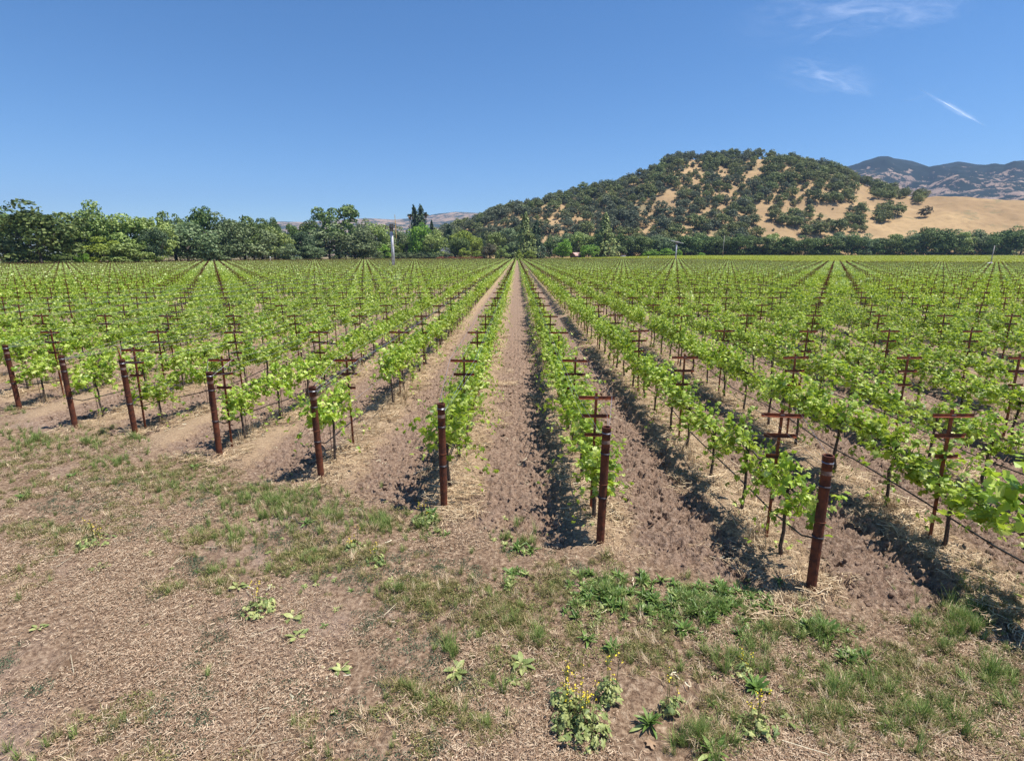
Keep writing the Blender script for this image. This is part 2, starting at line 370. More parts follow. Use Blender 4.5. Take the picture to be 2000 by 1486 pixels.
headc = N.mix(N.math('MULTIPLY', N.ramp(n_str, 0.55, 0.72), 0.55), headc, (0.50, 0.36, 0.25))
n_drk = N.noise(pos, 1.7, 5, 0.7)
headc = N.mix(N.math('MULTIPLY', N.ramp(n_drk, 0.52, 0.68), 0.55), headc, (0.15, 0.092, 0.056))
near_c = N.mix(infield, headc, fieldc)
far_c = N.cr(n_big, [(0.3, (0.24, 0.19, 0.10)), (0.7, (0.34, 0.27, 0.15))])
col = N.mix(N.ramp(PY_, 450, 520), near_c, far_c)
p = N.node('ShaderNodeBsdfPrincipled'); N.set(p.inputs['Base Color'], col); p.inputs['Roughness'].default_value = 0.95; p.inputs['Specular IOR Level'].default_value = 0.15
bm_ = N.node('ShaderNodeBump'); bm_.inputs['Strength'].default_value = 0.9; bm_.inputs['Distance'].default_value = 0.06
N.set(bm_.inputs['Height'], N.math('ADD', N.math('MULTIPLY', n_fine, 0.8), N.math('MULTIPLY', n_vf, 0.35))); N.set(p.inputs['Normal'], bm_.outputs[0])
nt.links.new(p.outputs[0], out.inputs[0]); M['soil'] = m
ground = link('ground', mesh_np('ground', np.stack([GX, GY, GZ], -1).reshape(-1, 3), [gf], [m], [0], True))
tag(ground, kind='structure')
del GX, GY, GZ, gf

# ------------------------------------------------------------------ hills
def hill_mat(name, grass, grass2, tree=None, tscale=0.02, tth=(0.5, 0.55), dark=None, zpow=None):
    m, nt, out = new_mat(name); N = NT(nt); pos = N.node('ShaderNodeNewGeometry').outputs['Position']
    n1 = N.noise(pos, 0.012, 6, 0.6, 0.6); n2 = N.noise(pos, 0.15, 5, 0.65)
    c = N.mix(N.ramp(n1, 0.4, 0.62), grass, grass2); c = N.mix(N.math('MULTIPLY', N.ramp(n2, 0.45, 0.7), 0.5), c, tuple(x * 0.7 for x in grass2))
    if dark: c = N.mix(N.ramp(N.noise(pos, 0.03, 5, 0.7), 0.56, 0.66), c, dark)
    if tree:
        t1 = N.noise(pos, tscale, 5, 0.75); t2 = N.noise(pos, tscale * 0.18, 4, 0.6)
        sp = N.node('ShaderNodeSeparateXYZ'); N.set(sp.inputs[0], pos)
        f = N.math('ADD', N.math('MULTIPLY', t1, 0.65), N.math('MULTIPLY', t2, 0.35))
        if zpow: f = N.math('ADD', f, N.math('MULTIPLY', N.ramp(sp.outputs[2], zpow[0], zpow[1]), zpow[2]))
        c = N.mix(N.ramp(f, *tth), c, tree)
    p = N.node('ShaderNodeBsdfPrincipled'); N.set(p.inputs['Base Color'], c); p.inputs['Roughness'].default_value = 1; p.inputs['Specular IOR Level'].default_value = 0.05
    nt.links.new(p.outputs[0], out.inputs[0]); return m

def el(px, py):
    x, y, z = ray(px, py); return x / y, z / y

def ridge_hill(name, prof, Yf, Yr, Yb, mat, rough, a_pad=(0.0, 0.0), na=260, nb=130, seed=0, foot=0.0, shape=1.0, rscale=1.0):
    """A long hill: its crest line has the heights of prof at the crest distance, falling to the valley before and behind."""
    A = np.array([el(*q) for q in prof]); o = np.argsort(A[:, 0]); A = A[o]
    ass = np.linspace(A[0, 0] - a_pad[0], A[-1, 0] + a_pad[1], na)
    crest_e = np.interp(ass, A[:, 0], A[:, 1]); yr = Yr(ass) if callable(Yr) else np.full(na, Yr)
    crest = CAM_H + crest_e * yr
    crest *= sstep(A[0, 0] - a_pad[0] - 1e-6, A[0, 0] + 1e-6, ass) if a_pad[0] else 1
    T = np.concatenate([np.linspace(0, 1, nb), np.linspace(1.02, 2, nb // 3)])
    Y = np.where(T[:, None] <= 1, Yf + (yr[None] - Yf) * T[:, None], yr[None] + (Yb - yr[None]) * (T[:, None] - 1))
    up = np.where(T[:, None] <= 1, np.sin(np.clip(T[:, None], 0, 1) * math.pi / 2) ** shape, np.cos(np.clip(T[:, None] - 1, 0, 1) * math.pi / 2) ** 1.5)
    X = Y * ass[None]; env = np.clip(np.sin(np.clip(T[:, None] / 2, 0, 1) * math.pi), 0, 1) * np.where(T[:, None] < 1, 1 - 0.88 * T[:, None] ** 5, .12 + .88 * np.clip(T[:, None] - 1, 0, 1))
    Z = foot + (crest[None] - foot) * up * np.where(T[:, None] < 1, Y / yr[None], 1) + rough * env * (fbm(X * 0.012 * rscale, Y * 0.012 * rscale, 60 + seed, 5) - 0.5) * np.minimum(1, crest[None] / 40)
    ix = np.arange(Z.size).reshape(Z.shape)
    f = np.stack([ix[:-1, :-1], ix[:-1, 1:], ix[1:, 1:], ix[1:, :-1]], -1).reshape(-1, 4)
    ob = link(name, mesh_np(name, np.stack([X, Y, Z], -1).reshape(-1, 3), [f], [mat], [0], True)); tag(ob, kind='structure')
    return ass, T, X, Y, Z

M['hill_grass'] = hill_mat('hill_grass', (0.43, 0.295, 0.155), (0.34, 0.230, 0.125), dark=(0.25, 0.20, 0.11))
M['far_left'] = hill_mat('far_left', (0.38, 0.27, 0.19), (0.32, 0.23, 0.16), (0.040, 0.060, 0.050), 0.010, (0.49, 0.52), zpow=(300, 440, 0.10))
M['far_right'] = hill_mat('far_right', (0.34, 0.25, 0.19), (0.26, 0.19, 0.15), (0.024, 0.036, 0.032), 0.020, (0.465, 0.50), zpow=(330, 520, 0.16))  # tree tone is bluish: distance haze painted into the colour
prof = [(820, 470), (870, 455), (900, 448), (950, 430), (1000, 416), (1050, 404), (1100, 392), (1150, 381), (1200, 369), (1240, 353), (1270, 339), (1300, 323), (1335, 313), (1400, 309), (1460, 310), (1530, 313), (1560, 326), (1600, 332), (1640, 343), (1665, 353), (1700, 366), (1760, 381), (1800, 388), (1870, 388), (1940, 392), (2000, 394), (2100, 400), (2300, 420)]
def ridge_y(a): return np.interp(a, [-0.2, 0.1, 0.35, 0.6, 0.75, 0.95, 1.3], [640, 700, 760, 730, 650, 600, 600])
HA, HT, HX, HY, HZ = ridge_hill('hill', prof, 462, ridge_y, 1500, M['hill_grass'], 34, (0.05, 0.05), 420, 160, 0, 1.0, 1.05)
ridge_hill('mountain', [(380, 452), (450, 446), (540, 433), (600, 434), (660, 431), (720, 428), (770, 430), (800, 428), (850, 420), (890, 415), (940, 417), (1000, 425), (1080, 440)], 2200, 5200, 7500, M['far_left'], 110, (0.15, 0.1), 240, 110, 5, 0, 0.9, 0.16)
ridge_hill('mountain', [(1500, 380), (1600, 345), (1650, 328), (1690, 316), (1735, 310), (1780, 317), (1815, 328), (1840, 322), (1870, 316), (1900, 321), (1940, 324), (1960, 326), (1985, 317), (2020, 312), (2080, 318), (2200, 330), (2400, 360)], 1500, 3300, 5200, M['far_right'], 330, (0.1, 0.1), 320, 160, 9, 0, 0.85, 0.22)

def hill_z(x, y):
    a = x / y; i = np.clip(np.searchsorted(HA, a), 1, len(HA) - 1); fa = (a - HA[i - 1]) / (HA[i] - HA[i - 1])
    yr = ridge_y(a); t = np.where(y <= yr, (y - 462) / (yr - 462), 1 + (y - yr) / (1500 - yr))
    j = np.clip(np.searchsorted(HT, t), 1, len(HT) - 1); ft = (t - HT[j - 1]) / (HT[j] - HT[j - 1])
    z = (HZ[j - 1, i - 1] * (1 - fa) + HZ[j - 1, i] * fa) * (1 - ft) + (HZ[j, i - 1] * (1 - fa) + HZ[j, i] * fa) * ft
    return z

# ------------------------------------------------------------------ scattering of uncountable stuff
def scatter(name, protos, P, rz, sc, pid, label, tilt=None, group=None):
    """ONE object of uncountable stuff: copies of small prototype meshes at the points P."""
    coll = bpy.data.collections.new(name + '_kinds')
    for k, me in enumerate(protos): coll.objects.link(bpy.data.objects.new('%s_kind_%02d' % (name, k), me))
    n = len(P); me = bpy.data.meshes.new(name); me.vertices.add(n); me.vertices.foreach_set('co', np.asarray(P, np.float32).ravel())
    rot = np.zeros((n, 3), np.float32); rot[:, 2] = rz
    if tilt is not None: rot[:, :2] = tilt
    a = me.attributes.new('rot', 'FLOAT_VECTOR', 'POINT'); a.data.foreach_set('vector', rot.ravel())
    a = me.attributes.new('scl', 'FLOAT', 'POINT'); a.data.foreach_set('value', np.asarray(sc, np.float32))
    a = me.attributes.new('pid', 'INT', 'POINT'); a.data.foreach_set('value', np.asarray(pid, np.int32))
    ob = link(name, me); md = ob.modifiers.new('scatter', 'NODES'); g = bpy.data.node_groups.new(name, 'GeometryNodeTree'); md.node_group = g
    g.interface.new_socket('Geometry', in_out='INPUT', socket_type='NodeSocketGeometry'); g.interface.new_socket('Geometry', in_out='OUTPUT', socket_type='NodeSocketGeometry')
    gi = g.nodes.new('NodeGroupInput'); go = g.nodes.new('NodeGroupOutput'); ip = g.nodes.new('GeometryNodeInstanceOnPoints')
    ci = g.nodes.new('GeometryNodeCollectionInfo'); ci.inputs['Collection'].default_value = coll; ci.inputs['Separate Children'].default_value = True; ci.inputs['Reset Children'].default_value = True
    def attr(nm, ty):
        q = g.nodes.new('GeometryNodeInputNamedAttribute'); q.data_type = ty; q.inputs[0].default_value = nm; return [o for o in q.outputs if o.enabled][0]
    er = g.nodes.new('FunctionNodeEulerToRotation'); L = g.links.new
    L(gi.outputs[0], ip.inputs['Points']); L(ci.outputs[0], ip.inputs['Instance']); ip.inputs['Pick Instance'].default_value = True
    L(attr('pid', 'INT'), ip.inputs['Instance Index']); L(attr('rot', 'FLOAT_VECTOR'), er.inputs[0]); L(er.outputs[0], ip.inputs['Rotation'])
    L(attr('scl', 'FLOAT'), ip.inputs['Scale']); L(ip.outputs[0], go.inputs[0])
    return tag(ob, label, None, group, 'stuff')

# ------------------------------------------------------------------ leaves
an = np.radians([-62, -22, 4, 32, 60, 90, 120, 148, 176, 202, 242, 270]); rr = np.array([.50, .47, .30, .52, .36, .60, .36, .52, .30, .47, .50, .13])
GL_V = np.concatenate([[[0, 0.02, 0.06]], np.stack([np.cos(an) * rr, np.sin(an) * rr, -0.10 * (rr / .5) ** 2 * (1 + .5 * np.cos(3 * an))], 1)])
GL_F = np.array([[0, 1 + k, 1 + (k + 1) % 12] for k in range(12)])
SL_V = np.array([[-.42, -.40, -.06], [.38, -.46, .02], [.50, .40, -.08], [-.36, .48, .03]]); SL_F = np.array([[0, 1, 2, 3]])

def vine_parts(rng, lod, vigor=1.0):
    """Foliage (verts, faces), trunk mesh builder of one vine standing at the origin in a row along y."""
    C, S, NR = [], [], []
    canes = MB()
    ns = {0: 31, 1: 21, 2: 14}[lod]
    for k in range(ns):
        t = -0.64 + 1.28 * (k + rng.random()) / ns; base = np.array([rng.normal(0, .05), t, 0.86 + rng.normal(-.08, .12)])
        L = rng.uniform(.20, .62) * vigor * (1.0 if rng.random() > .12 else 1.3)
        droopy = rng.random() < 0.22
        ax = rng.normal(0, .33) if not droopy else rng.choice([-1, 1]) * rng.uniform(.6, 1.25); L = min(L, .5); ay = rng.normal(0, .35)
        d = np.array([math.sin(ax), math.sin(ay) * .7, math.cos(ax)]); d /= np.linalg.norm(d)
        dr = rng.uniform(.9, 1.7) if droopy else rng.uniform(.0, .35)
        side = np.sign(d[0]) if abs(d[0]) > .05 else 0
        n = max(4, int(L / {0: .042, 1: .056, 2: .095}[lod]))
        s = np.linspace(0.05, 1, n)[:, None]
        path = base + L * (s * d + s ** 2 * np.array([side * .25, 0, -dr]))
        if lod == 0: canes.tube(path[::2] if len(path) > 6 else path, np.linspace(.0045, .002, len(path[::2] if len(path) > 6 else path)), 3, 1, False)
        for j in range(n):
            for q in range(2 if rng.random() < .35 else 1):
                off = rng.normal(0, 1, 3) * np.array([.045, .05, .045]); c = path[j] + off
                sz = rng.uniform(.080, .150) * (1 - .45 * s[j, 0] ** 2)
                if lod: sz *= (1.05 if lod == 1 else 1.7)
                C.append(c); S.append(sz)
                NR.append(np.array([off[0] * 6 + c[0] * .9 + .15, off[1] * 4, .70]) + rng.normal(0, .62, 3))
    if rng.random() < .5 and lod < 2:                                  # suckers low on the trunk
        for k in range(rng.integers(6, 22)):
            z = rng.uniform(.05, .55); C.append(np.array([rng.normal(0, .07), rng.normal(0, .07), z])); S.append(rng.uniform(.05, .09) * (1.4 if lod else 1)); NR.append(np.array([rng.normal(0, .6), rng.normal(0, .6), .8]))
    C = np.array(C); S = np.array(S); R = frames(np.array(NR), rng.uniform(0, 6.28, len(C)))
    if lod == 0: v, f = place(GL_V, GL_F, C, R, S)
    else: v, f = place(SL_V, SL_F, C, R, S)
    tr = MB(); w = rng.normal(0, .015, (6, 2)); z = np.array([-.06, .1, .3, .52, .72, .87])
    tr.tube(np.column_stack([w[:, 0], w[:, 1] - .02, z]), [.030, .024, .021, .019, .020, .024], 6 if lod == 0 else 3, 0)
    for sg in (-1, 1):
        yy = np.linspace(0, .58, 5) * sg; tr.tube(np.column_stack([rng.normal(0, .012, 5), yy, .86 + rng.normal(0, .012, 5)]), [.017, .014, .013, .011, .008], 5 if lod == 0 else 3, 0)
    return v, f, tr, canes

VINE = []
for k in range(8):
    rng = np.random.default_rng(100 + k); v, f, tr, ca = vine_parts(rng, 0, [1.0, .85, 1.2, .62, 1.1, .95, 1.3, .78][k])
    fo = MB(); fo.add(v, f, 0)
    for a, b, in zip(ca.f, ca.m): pass
    base = fo.n
    for vv in ca.v: fo.v.append(vv); fo.n += len(vv)
    for a, b in zip(ca.f, ca.m): fo.f.append(a + base); fo.m.append(b)
    st = MB(); st.tube([[.03, .03, -.05], [.03, .03, 1.02]], .0055, 5, 0)
    VINE.append((tr.mesh('trunk_%d' % k, [M['bark']], True), fo.mesh('foliage_%d' % k, [M['vine_leaf'], M['cane']]), st.mesh('training_rod', [M['rod']])))
def vine_one(lod, seed, vigor, leafmat, scale=1.0):
    rng = np.random.default_rng(seed); v, f, tr, ca = vine_parts(rng, lod, vigor); o = MB(); o.add(v * scale, f, 0); b = o.n
    for vv in tr.v: o.v.append(vv); o.n += len(vv)
    for a in tr.f: o.f.append(a + b); o.m.append(1)
    return o.mesh('vine_lod', [leafmat, M['bark']])
VINE_NEAR = [vine_one(0, 300 + k, .9 + .05 * k, M['vine_leaf']) for k in range(1)]
VINE_MID = [vine_one(1, 400 + k, .65 + .13 * k, M['vine_leaf']) for k in range(6)]
VINE_FAR = [vine_one(2, 500 + k, .9 + .08 * k, M['far_vine_leaf']) for k in range(5)]
VINE_YEL = [vine_one(2, 600 + k, 1.0 + .08 * k, M['yellow_vine_leaf']) for k in range(4)]

ORD = ['first', 'second', 'third', 'fourth', 'fifth', 'sixth', 'seventh', 'eighth', 'ninth', 'tenth', 'eleventh', 'twelfth', 'thirteenth', 'fourteenth', 'fifteenth', 'sixteenth', 'seventeenth', 'eighteenth',
       'nineteenth', 'twentieth', '21st', '22nd', '23rd', '24th', '25th', '26th', '27th', '28th', '29th', '30th', '31st', '32nd', '33rd', '34th', '35th', '36th', '37th', '38th', '39th', '40th']
CARD = ['no', 'one', 'two', 'three', 'four', 'five', 'six', 'seven', 'eight', 'nine', 'ten', 'eleven', 'twelve', 'thirteen', 'fourteen', 'fifteen', 'sixteen', 'seventeen', 'eighteen', 'nineteen', 'twenty']
def row_name(i):
    if 0 <= i <= 7: return {7: 'row of the rightmost end post', 0: 'row of the leftmost end post'}.get(i, 'row of the %s end post from left' % ORD[i])
    if i == 8: return 'row just right of the rightmost end post'
    if i > 8: return '%s rows right of the rightmost end post' % CARD[min(i - 7, 20)]
    return 'row just left of the leftmost end post' if i == -1 else '%s rows left of the leftmost end post' % CARD[min(-i, 20)]

# every vine and every trellis stake position
vx, vy, vr, sx_, sy_, sr_ = [], [], [], [], [], []
rng = np.random.default_rng(5)
for i in range(-165, 225):
    x0 = row_x(i); ystart = row_start(i) + (0.60 if i > 4 else 0.72)
    if i > 7: ystart = max(4.2 if i == 8 else 4.6, x0 / 1.10)
    y_lo = max(ystart, abs(x0) / 1.06 - 2)
    yy = np.arange(ystart, 460, 1.183); yy = yy[yy > y_lo - .01]
    yy = yy + rng.normal(0, .05, len(yy)); yy = yy[(rng.random(len(yy)) > .045) | ((yy < 14) & (5 <= i <= 9))]
    yy = yy[yy < field_edge(x0 / yy)]
    vx.append(row_at(i, yy)); vy.append(yy); vr.append(np.full(len(yy), i))
    kk = np.arange(0, 130); ys = STAKE_A + STAKE_D * kk + (0.85 if i == 6 else 0.1 if i in (7, 8) else 0) * (kk == 0) + np.where(kk > 0, -.12 if i < 7 else .2, 0)
    if i == 2: ys[1] = 10.38
    ys = ys[(ys > max(row_start(i) + (0.7 if i >= 6 else 0.25), abs(x0) / 1.06 - 2))]
    ys = ys[ys < field_edge(x0 / ys) - 2]
    sx_.append(row_at(i, ys)); sy_.append(ys); sr_.append(np.full(len(ys), i))
vx, vy, vr = map(np.concatenate, (vx, vy, vr)); sx_, sy_, sr_ = map(np.concatenate, (sx_, sy_, sr_))

def in_view(x, y, z, pad=30):
    px, py = project(x, y, z); return (px > -pad) & (px < 2000 + pad) & (py < 1500)
def pick_nearest(x, y, n, z, pad):
    ok = in_view(x, y, z, pad); d = np.where(ok, np.hypot(x, y), 1e9); o = np.argsort(d)[:n]; s = np.zeros(len(x), bool); s[o[d[o] < 1e8]] = True; return s

def copy_thing(root, name=None):
    r = root.copy(); SC.collection.objects.link(r)
    for ch in root.children:
        c = ch.copy(); SC.collection.objects.link(c); c.parent = r
    return r

vs = pick_nearest(vx, vy, 300, 0.9, 20)
protos = []
for k, (tm, fm, sm_) in enumerate(VINE):
    r = bpy.data.objects.new('grapevine', None); r.empty_display_size = .2
    protos.append((r, tm, fm, sm_))
count = {}; used = {}
order = np.where(vs)[0]; order = order[np.lexsort((vy[order], vr[order]))]
for j in order:
    i = int(vr[j]); count[i] = count.get(i, 0) + 1; k = int(rng.integers(0, 8))
    if k not in used:
        r, tm, fm, sm_ = protos[k]; SC.collection.objects.link(r)
        link('trunk', tm, r); link('foliage', fm, r); link('training_rod', sm_, r); used[k] = r
    else: r = copy_thing(used[k])
    r.location = (vx[j], vy[j], float(ground_h(vx[j], vy[j]))); r.rotation_euler = (0, 0, rng.normal(0, .07) + (math.pi if rng.random() < .5 else 0)); r.scale = (rng.uniform(.9, 1.15), rng.uniform(.9, 1.08), rng.uniform(.84, 1.14))
    tag(r, 'green grapevine, %s from the front, %s' % (ORD[count[i] - 1], row_name(i)), 'grapevine', 'grapevines in the front rows')

rest = ~vs; dd = np.hypot(vx, vy); dj = dd + np.random.default_rng(3).normal(0, 16, len(dd))
GA = vx / vy
def yel_edge(a): return np.interp(a, [0.0, 0.1, 0.3, 0.5, 0.95], [420, 350, 270, 200, 165])
yel = (vy > yel_edge(GA)) & (GA > 0.0) & rest
def scat_vines(name, mask, protos_, label, smin=.78, smax=1.16):
    n = mask.sum(); r_ = np.random.default_rng(9); P = np.column_stack([vx[mask], vy[mask], ground_h(vx[mask], vy[mask])])
    return scatter(name, protos_, P, r_.integers(0, 2, n) * math.pi + r_.normal(0, .06, n), r_.uniform(smin, smax, n), r_.integers(0, len(protos_), n), label)
scat_vines('grapevines', rest & ~yel & (dj < 85), VINE_MID, 'dense green grapevines filling the middle of the vineyard')
scat_vines('distant_grapevines', rest & ~yel & (dj >= 85), VINE_FAR, 'pale green mass of distant grapevines reaching to the tree lines')
scat_vines('yellow_grapevines', yel, VINE_YEL, 'yellow green vineyard block below the trees at the foot of the hill', 1.0, 1.3)

# ------------------------------------------------------------------ trellis stakes
def bar_mesh(w):
    b = MB(); b.box((0, -.012, 0), (w, .005, .042)); b.box((0, -.0305, -.0185), (w, .032, .005)); return b.mesh('crossarm', [M['rust_bar']])
pm = MB(); pm.box((0, .010, .835), (.036, .006, 1.79)); pm.box((0, .0285, .835), (.006, .031, 1.79))
post_me = pm.mesh('post', [M['rust_bar']])
BAR = [(1.672, bar_mesh(.48)), (1.425, bar_mesh(.37)), (1.165, bar_mesh(.27))]
tie = MB(); tie.box((0, -.018, 0), (.05, .004, .004)); tie.box((0, -.0165, .008), (.044, .003, .003)); tie_me = tie.mesh('wire_tie', [M['wire']])
ss = pick_nearest(sx_, sy_, 300, 1.6, 25)
first = None; count = {}
order = np.where(ss)[0]; order = order[np.lexsort((sy_[order], sr_[order]))]
for j in order:
    i = int(sr_[j]); count[i] = count.get(i, 0) + 1
    if first is None:
        r = bpy.data.objects.new('trellis_stake', None); SC.collection.objects.link(r); first = r
        link('post', post_me, r)
        for z, me in BAR: link('crossarm', me, r, (0, 0, z))
        link('wire_tie', tie_me, r, (0, 0, 1.672))
    else: r = copy_thing(first)
    r.location = (sx_[j], sy_[j], float(gz(sx_[j], sy_[j]))); r.rotation_euler = (rng.normal(0, .012), rng.normal(0, .012), rng.normal(0, .05))
    tag(r, 'rusty stake with crossarms, %s from the front, %s' % (ORD[count[i] - 1], row_name(i)), 'trellis stake', 'trellis stakes in the front rows')
fs = MB(); fs.box((0, .01, .85), (.045, .02, 1.75))
for z, w in ((1.672, .50), (1.425, .38)): fs.box((0, -.02, z), (w, .03, .042))
far_stake = fs.mesh('far_stake', [M['rust_bar']])
mk = ~ss; n = mk.sum(); P = np.column_stack([sx_[mk], sy_[mk], gz(sx_[mk], sy_[mk])])
mk2 = ~((P[:, 1] > yel_edge(P[:, 0] / P[:, 1])) & (P[:, 0] > 0)); P = P[mk2]
r_ = np.random.default_rng(4)
scatter('trellis_stakes', [far_stake], P, r_.normal(0, .05, len(P)), r_.uniform(.97, 1.03, len(P)), np.zeros(len(P)), 'rows of rusty trellis stakes standing far off in the vineyard')

# ------------------------------------------------------------------ end posts
R0, HP = .050, 1.53
pp = MB(); v, f, _ = tube_np([[0, 0, -.1], [0, 0, .4], [0, 0, .9], [0, 0, HP - .05], [0, 0, HP - .046], [0, 0, HP]], [R0, R0, R0, R0, R0 + .004, R0 + .004], 24); pp.add(v, f, 0)
v, f, _ = tube_np([[0, 0, HP], [0, 0, HP + .0005]], [R0 + .004, R0 - .010], 24); pp.add(v, f, 0)
v, f, _ = tube_np([[0, 0, HP], [0, 0, HP - .25]], [R0 - .010, R0 - .010], 24); pp.add(v, f, 0); pp.box((0, 0, HP - .25), (.06, .06, .004), 1)  # near-black plate down the bore, painted shade of the hollow pipe
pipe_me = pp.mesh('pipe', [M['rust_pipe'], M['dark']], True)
def ring_mesh(turns, mat, r=.0022, gap=.007):
    q = MB()
    for t in range(turns):
        a = np.linspace(0, 2 * math.pi, 25); q.tube(np.column_stack([np.cos(a) * (R0 + .0045), np.sin(a) * (R0 + .0045), t * gap + .004 * np.sin(a + t)]), r, 4, 0, False)
    return q.mesh('wire_wrap', [mat])
wrap3, wrap2, wrap1 = ring_mesh(3, M['wire'], .0016), ring_mesh(3, M['dark_wire'], .003), ring_mesh(1, M['rust_bar'], .003)
wb = MB(); v, f, _ = tube_np([[0, 0, 0], [0, 0, .045]], R0 + .0012, 24); wb.add(v, f); band = wb.mesh('worn_band', [M['pipe_worn']], True)
first = None
for i, (x, y) in POST.items():
    if first is None:
        r = bpy.data.objects.new('end_post', None); SC.collection.objects.link(r); first = r
        link('pipe', pipe_me, r); link('wire_wrap', wrap3, r, (0, 0, HP - .075)); link('wire_wrap', wrap2, r, (0, 0, 1.20)); link('worn_band', band, r, (0, 0, 1.33))
        link('wire_wrap', wrap1, r, (0, 0, .82)); link('wire_wrap', wrap2, r, (0, 0, .64))
    else: r = copy_thing(first)
    r.location = (x, y, float(relief(x, y)) * .5); r.rotation_euler = (rng.normal(0, .01), rng.normal(0, .012) - (.02 if i < 3 else 0), rng.uniform(0, 6))
    tag(r, {7: 'thick rusty pipe end post, rightmost and nearest of the posts', 0: 'rusty pipe end post at left edge, leftmost of the posts'}.get(i, 'rusty pipe end post, %s from the left' % ORD[i]), 'end post', 'pipe posts at the row ends')
sp = MB(); x, y = POST[2]; sp.tube([[x - .02, y + .0, 1.40], [x - .045, y, 1.62], [x - .07, y, 1.80]], [.012, .016, .004], 5)
tag(link('steel_spike', sp.mesh('steel_spike', [M['rust_bar']])), 'thin rusty spike sticking up from the third end post from the left', 'steel rod')

# ------------------------------------------------------------------ wires and drip hoses, one set per row
for i in range(-5, 15):
    ys = np.sort(sy_[sr_ == i]); ys = ys[ys < 60]
    if len(ys) < 3: continue
    xs = row_at(i, ys); hp = i in POST
    r = bpy.data.objects.new('trellis_wires', None); SC.collection.objects.link(r); r.location = (xs[0], ys[0], 0)
    for off, z, zp in ((-.225, 1.69, 1.47), (.225, 1.69, 1.47), (-.17, 1.445, 1.46), (.17, 1.445, 1.46), (0, .88, .84)):
        pts = [[x + off - xs[0], y - ys[0], z] for x, y in zip(xs, ys)]
        full = []
        for a, b in zip(pts[:-1], pts[1:]): full += [a, [(a[0] + b[0]) / 2, (a[1] + b[1]) / 2, a[2] - .012]]
        full.append(pts[-1])
        if hp: full.insert(0, [POST[i][0] + np.sign(off) * .05 - xs[0], POST[i][1] - ys[0], zp])
        q = MB(); q.tube(full, .0022, 3, 0, False); link('wire', q.mesh('wire', [M['wire']]), r)
    tag(r, 'thin steel wires strung along the %s' % row_name(i) if i <= 8 and i > -2 else 'thin steel wires along the vines, %s' % row_name(i), 'wire', 'trellis wires')
    full = []
    hz_ = np.random.default_rng(40 + i)
    yy = np.arange(ys[0] - (0 if hp else 2), 58, .6); yy = yy[yy > (POST[i][1] + .5 if hp else 0)]
    full = [[row_at(i, y) - xs[0] + .03 * math.sin(y * 1.3 + i), y - ys[0], .47 + .03 * math.sin(y * 1.77 + i) + hz_.normal(0, .006)] for y in yy]
    if hp: full = [[POST[i][0] - xs[0], POST[i][1] + .06 - ys[0], .62], [row_at(i, POST[i][1] + .3) - xs[0], POST[i][1] + .3 - ys[0], .52]] + full
    q = MB(); q.tube(full, .010, 6, 0); o = link('drip_hose', q.mesh('drip_hose', [M['hose']], True), None, (xs[0], ys[0], 0))
    tag(o, 'black drip hose hanging below the vines, %s' % row_name(i), 'hose', 'drip hoses')

# ------------------------------------------------------------------ tree prototypes
def crown_np(seed, kind, n_leaf, leaf):
    """A crown one unit wide and one unit high of leaf-clump faces."""
    r = np.random.default_rng(seed); C = []; NR = []
    if kind in ('conifer', 'spire'):
        lv = 26
        for a in range(lv):
            z = .03 + .95 * (a + .5) / lv; rad = .5 * (1 - z) ** (.75 if kind == 'conifer' else .9) * (1 + r.normal(0, .12)) + .015
            nb = max(3, int(13 * (1 - z) + 4))
            for b in range(nb):
                th = r.uniform(0, 6.28); rl = rad * r.uniform(.7, 1.12); k = int(n_leaf / lv / nb * (1.6 - z))+1
                s = r.random(k) ** .6
                C.append(np.column_stack([np.cos(th) * s * rl, np.sin(th) * s * rl, z - s * .045 + r.normal(0, .013, k)]) + r.normal(0, .014, (k, 3)))
                NR.append(np.column_stack([np.full(k, np.cos(th) * .6), np.full(k, np.sin(th) * .6), np.full(k, .8)]) + r.normal(0, .45, (k, 3)))
    else:
        nc = {'oak': 60, 'round': 52, 'open': 30, 'tall': 60, 'shrub': 30}[kind]
        rad = {'oak': (.41, .41, .42), 'round': (.39, .39, .43), 'open': (.42, .42, .34), 'tall': (.36, .36, .44), 'shrub': (.40, .40, .46)}[kind]
        cz = {'oak': .50, 'round': .50, 'open': .60, 'tall': .50, 'shrub': .44}[kind]
        ph = r.uniform(0, 6.28, 4)
        for a in range(nc):
            d = r.normal(0, 1, 3); d /= np.linalg.norm(d); d[2] = d[2] if d[2] > (-.9 if kind != 'open' else -.5) else -d[2] * .5
            q = r.uniform(.55, 1.0) if kind != 'open' else r.uniform(.75, 1.08)
            lob = 1 + .13 * math.sin(3 * math.atan2(d[1], d[0]) + ph[0]) + .10 * math.sin(5 * d[2] + ph[1])
            c = d * np.array(rad) * q * lob + np.array([0, 0, cz]); cr = r.uniform(.085, .165) * (.85 if kind == 'open' else 1)
            k = int(1.5 * n_leaf / nc * (cr / .125) ** 2)
            u = r.normal(0, 1, (k, 3)); u /= np.linalg.norm(u, axis=1)[:, None]; u[:, 2] = np.where(u[:, 2] < -.5, -u[:, 2], u[:, 2])
            C.append(c + u * cr * np.array([1.05, 1.05, .8]) * r.uniform(.72, 1.08, (k, 1))); NR.append(u + r.normal(0, .5, (k, 3)) + np.array([0, 0, .25]))
    C = np.concatenate(C); NR = np.concatenate(NR)
    S = leaf * r.uniform(.6, 1.4, len(C)); return place(SL_V, SL_F, C, frames(NR, r.uniform(0, 6.28, len(C))), S)
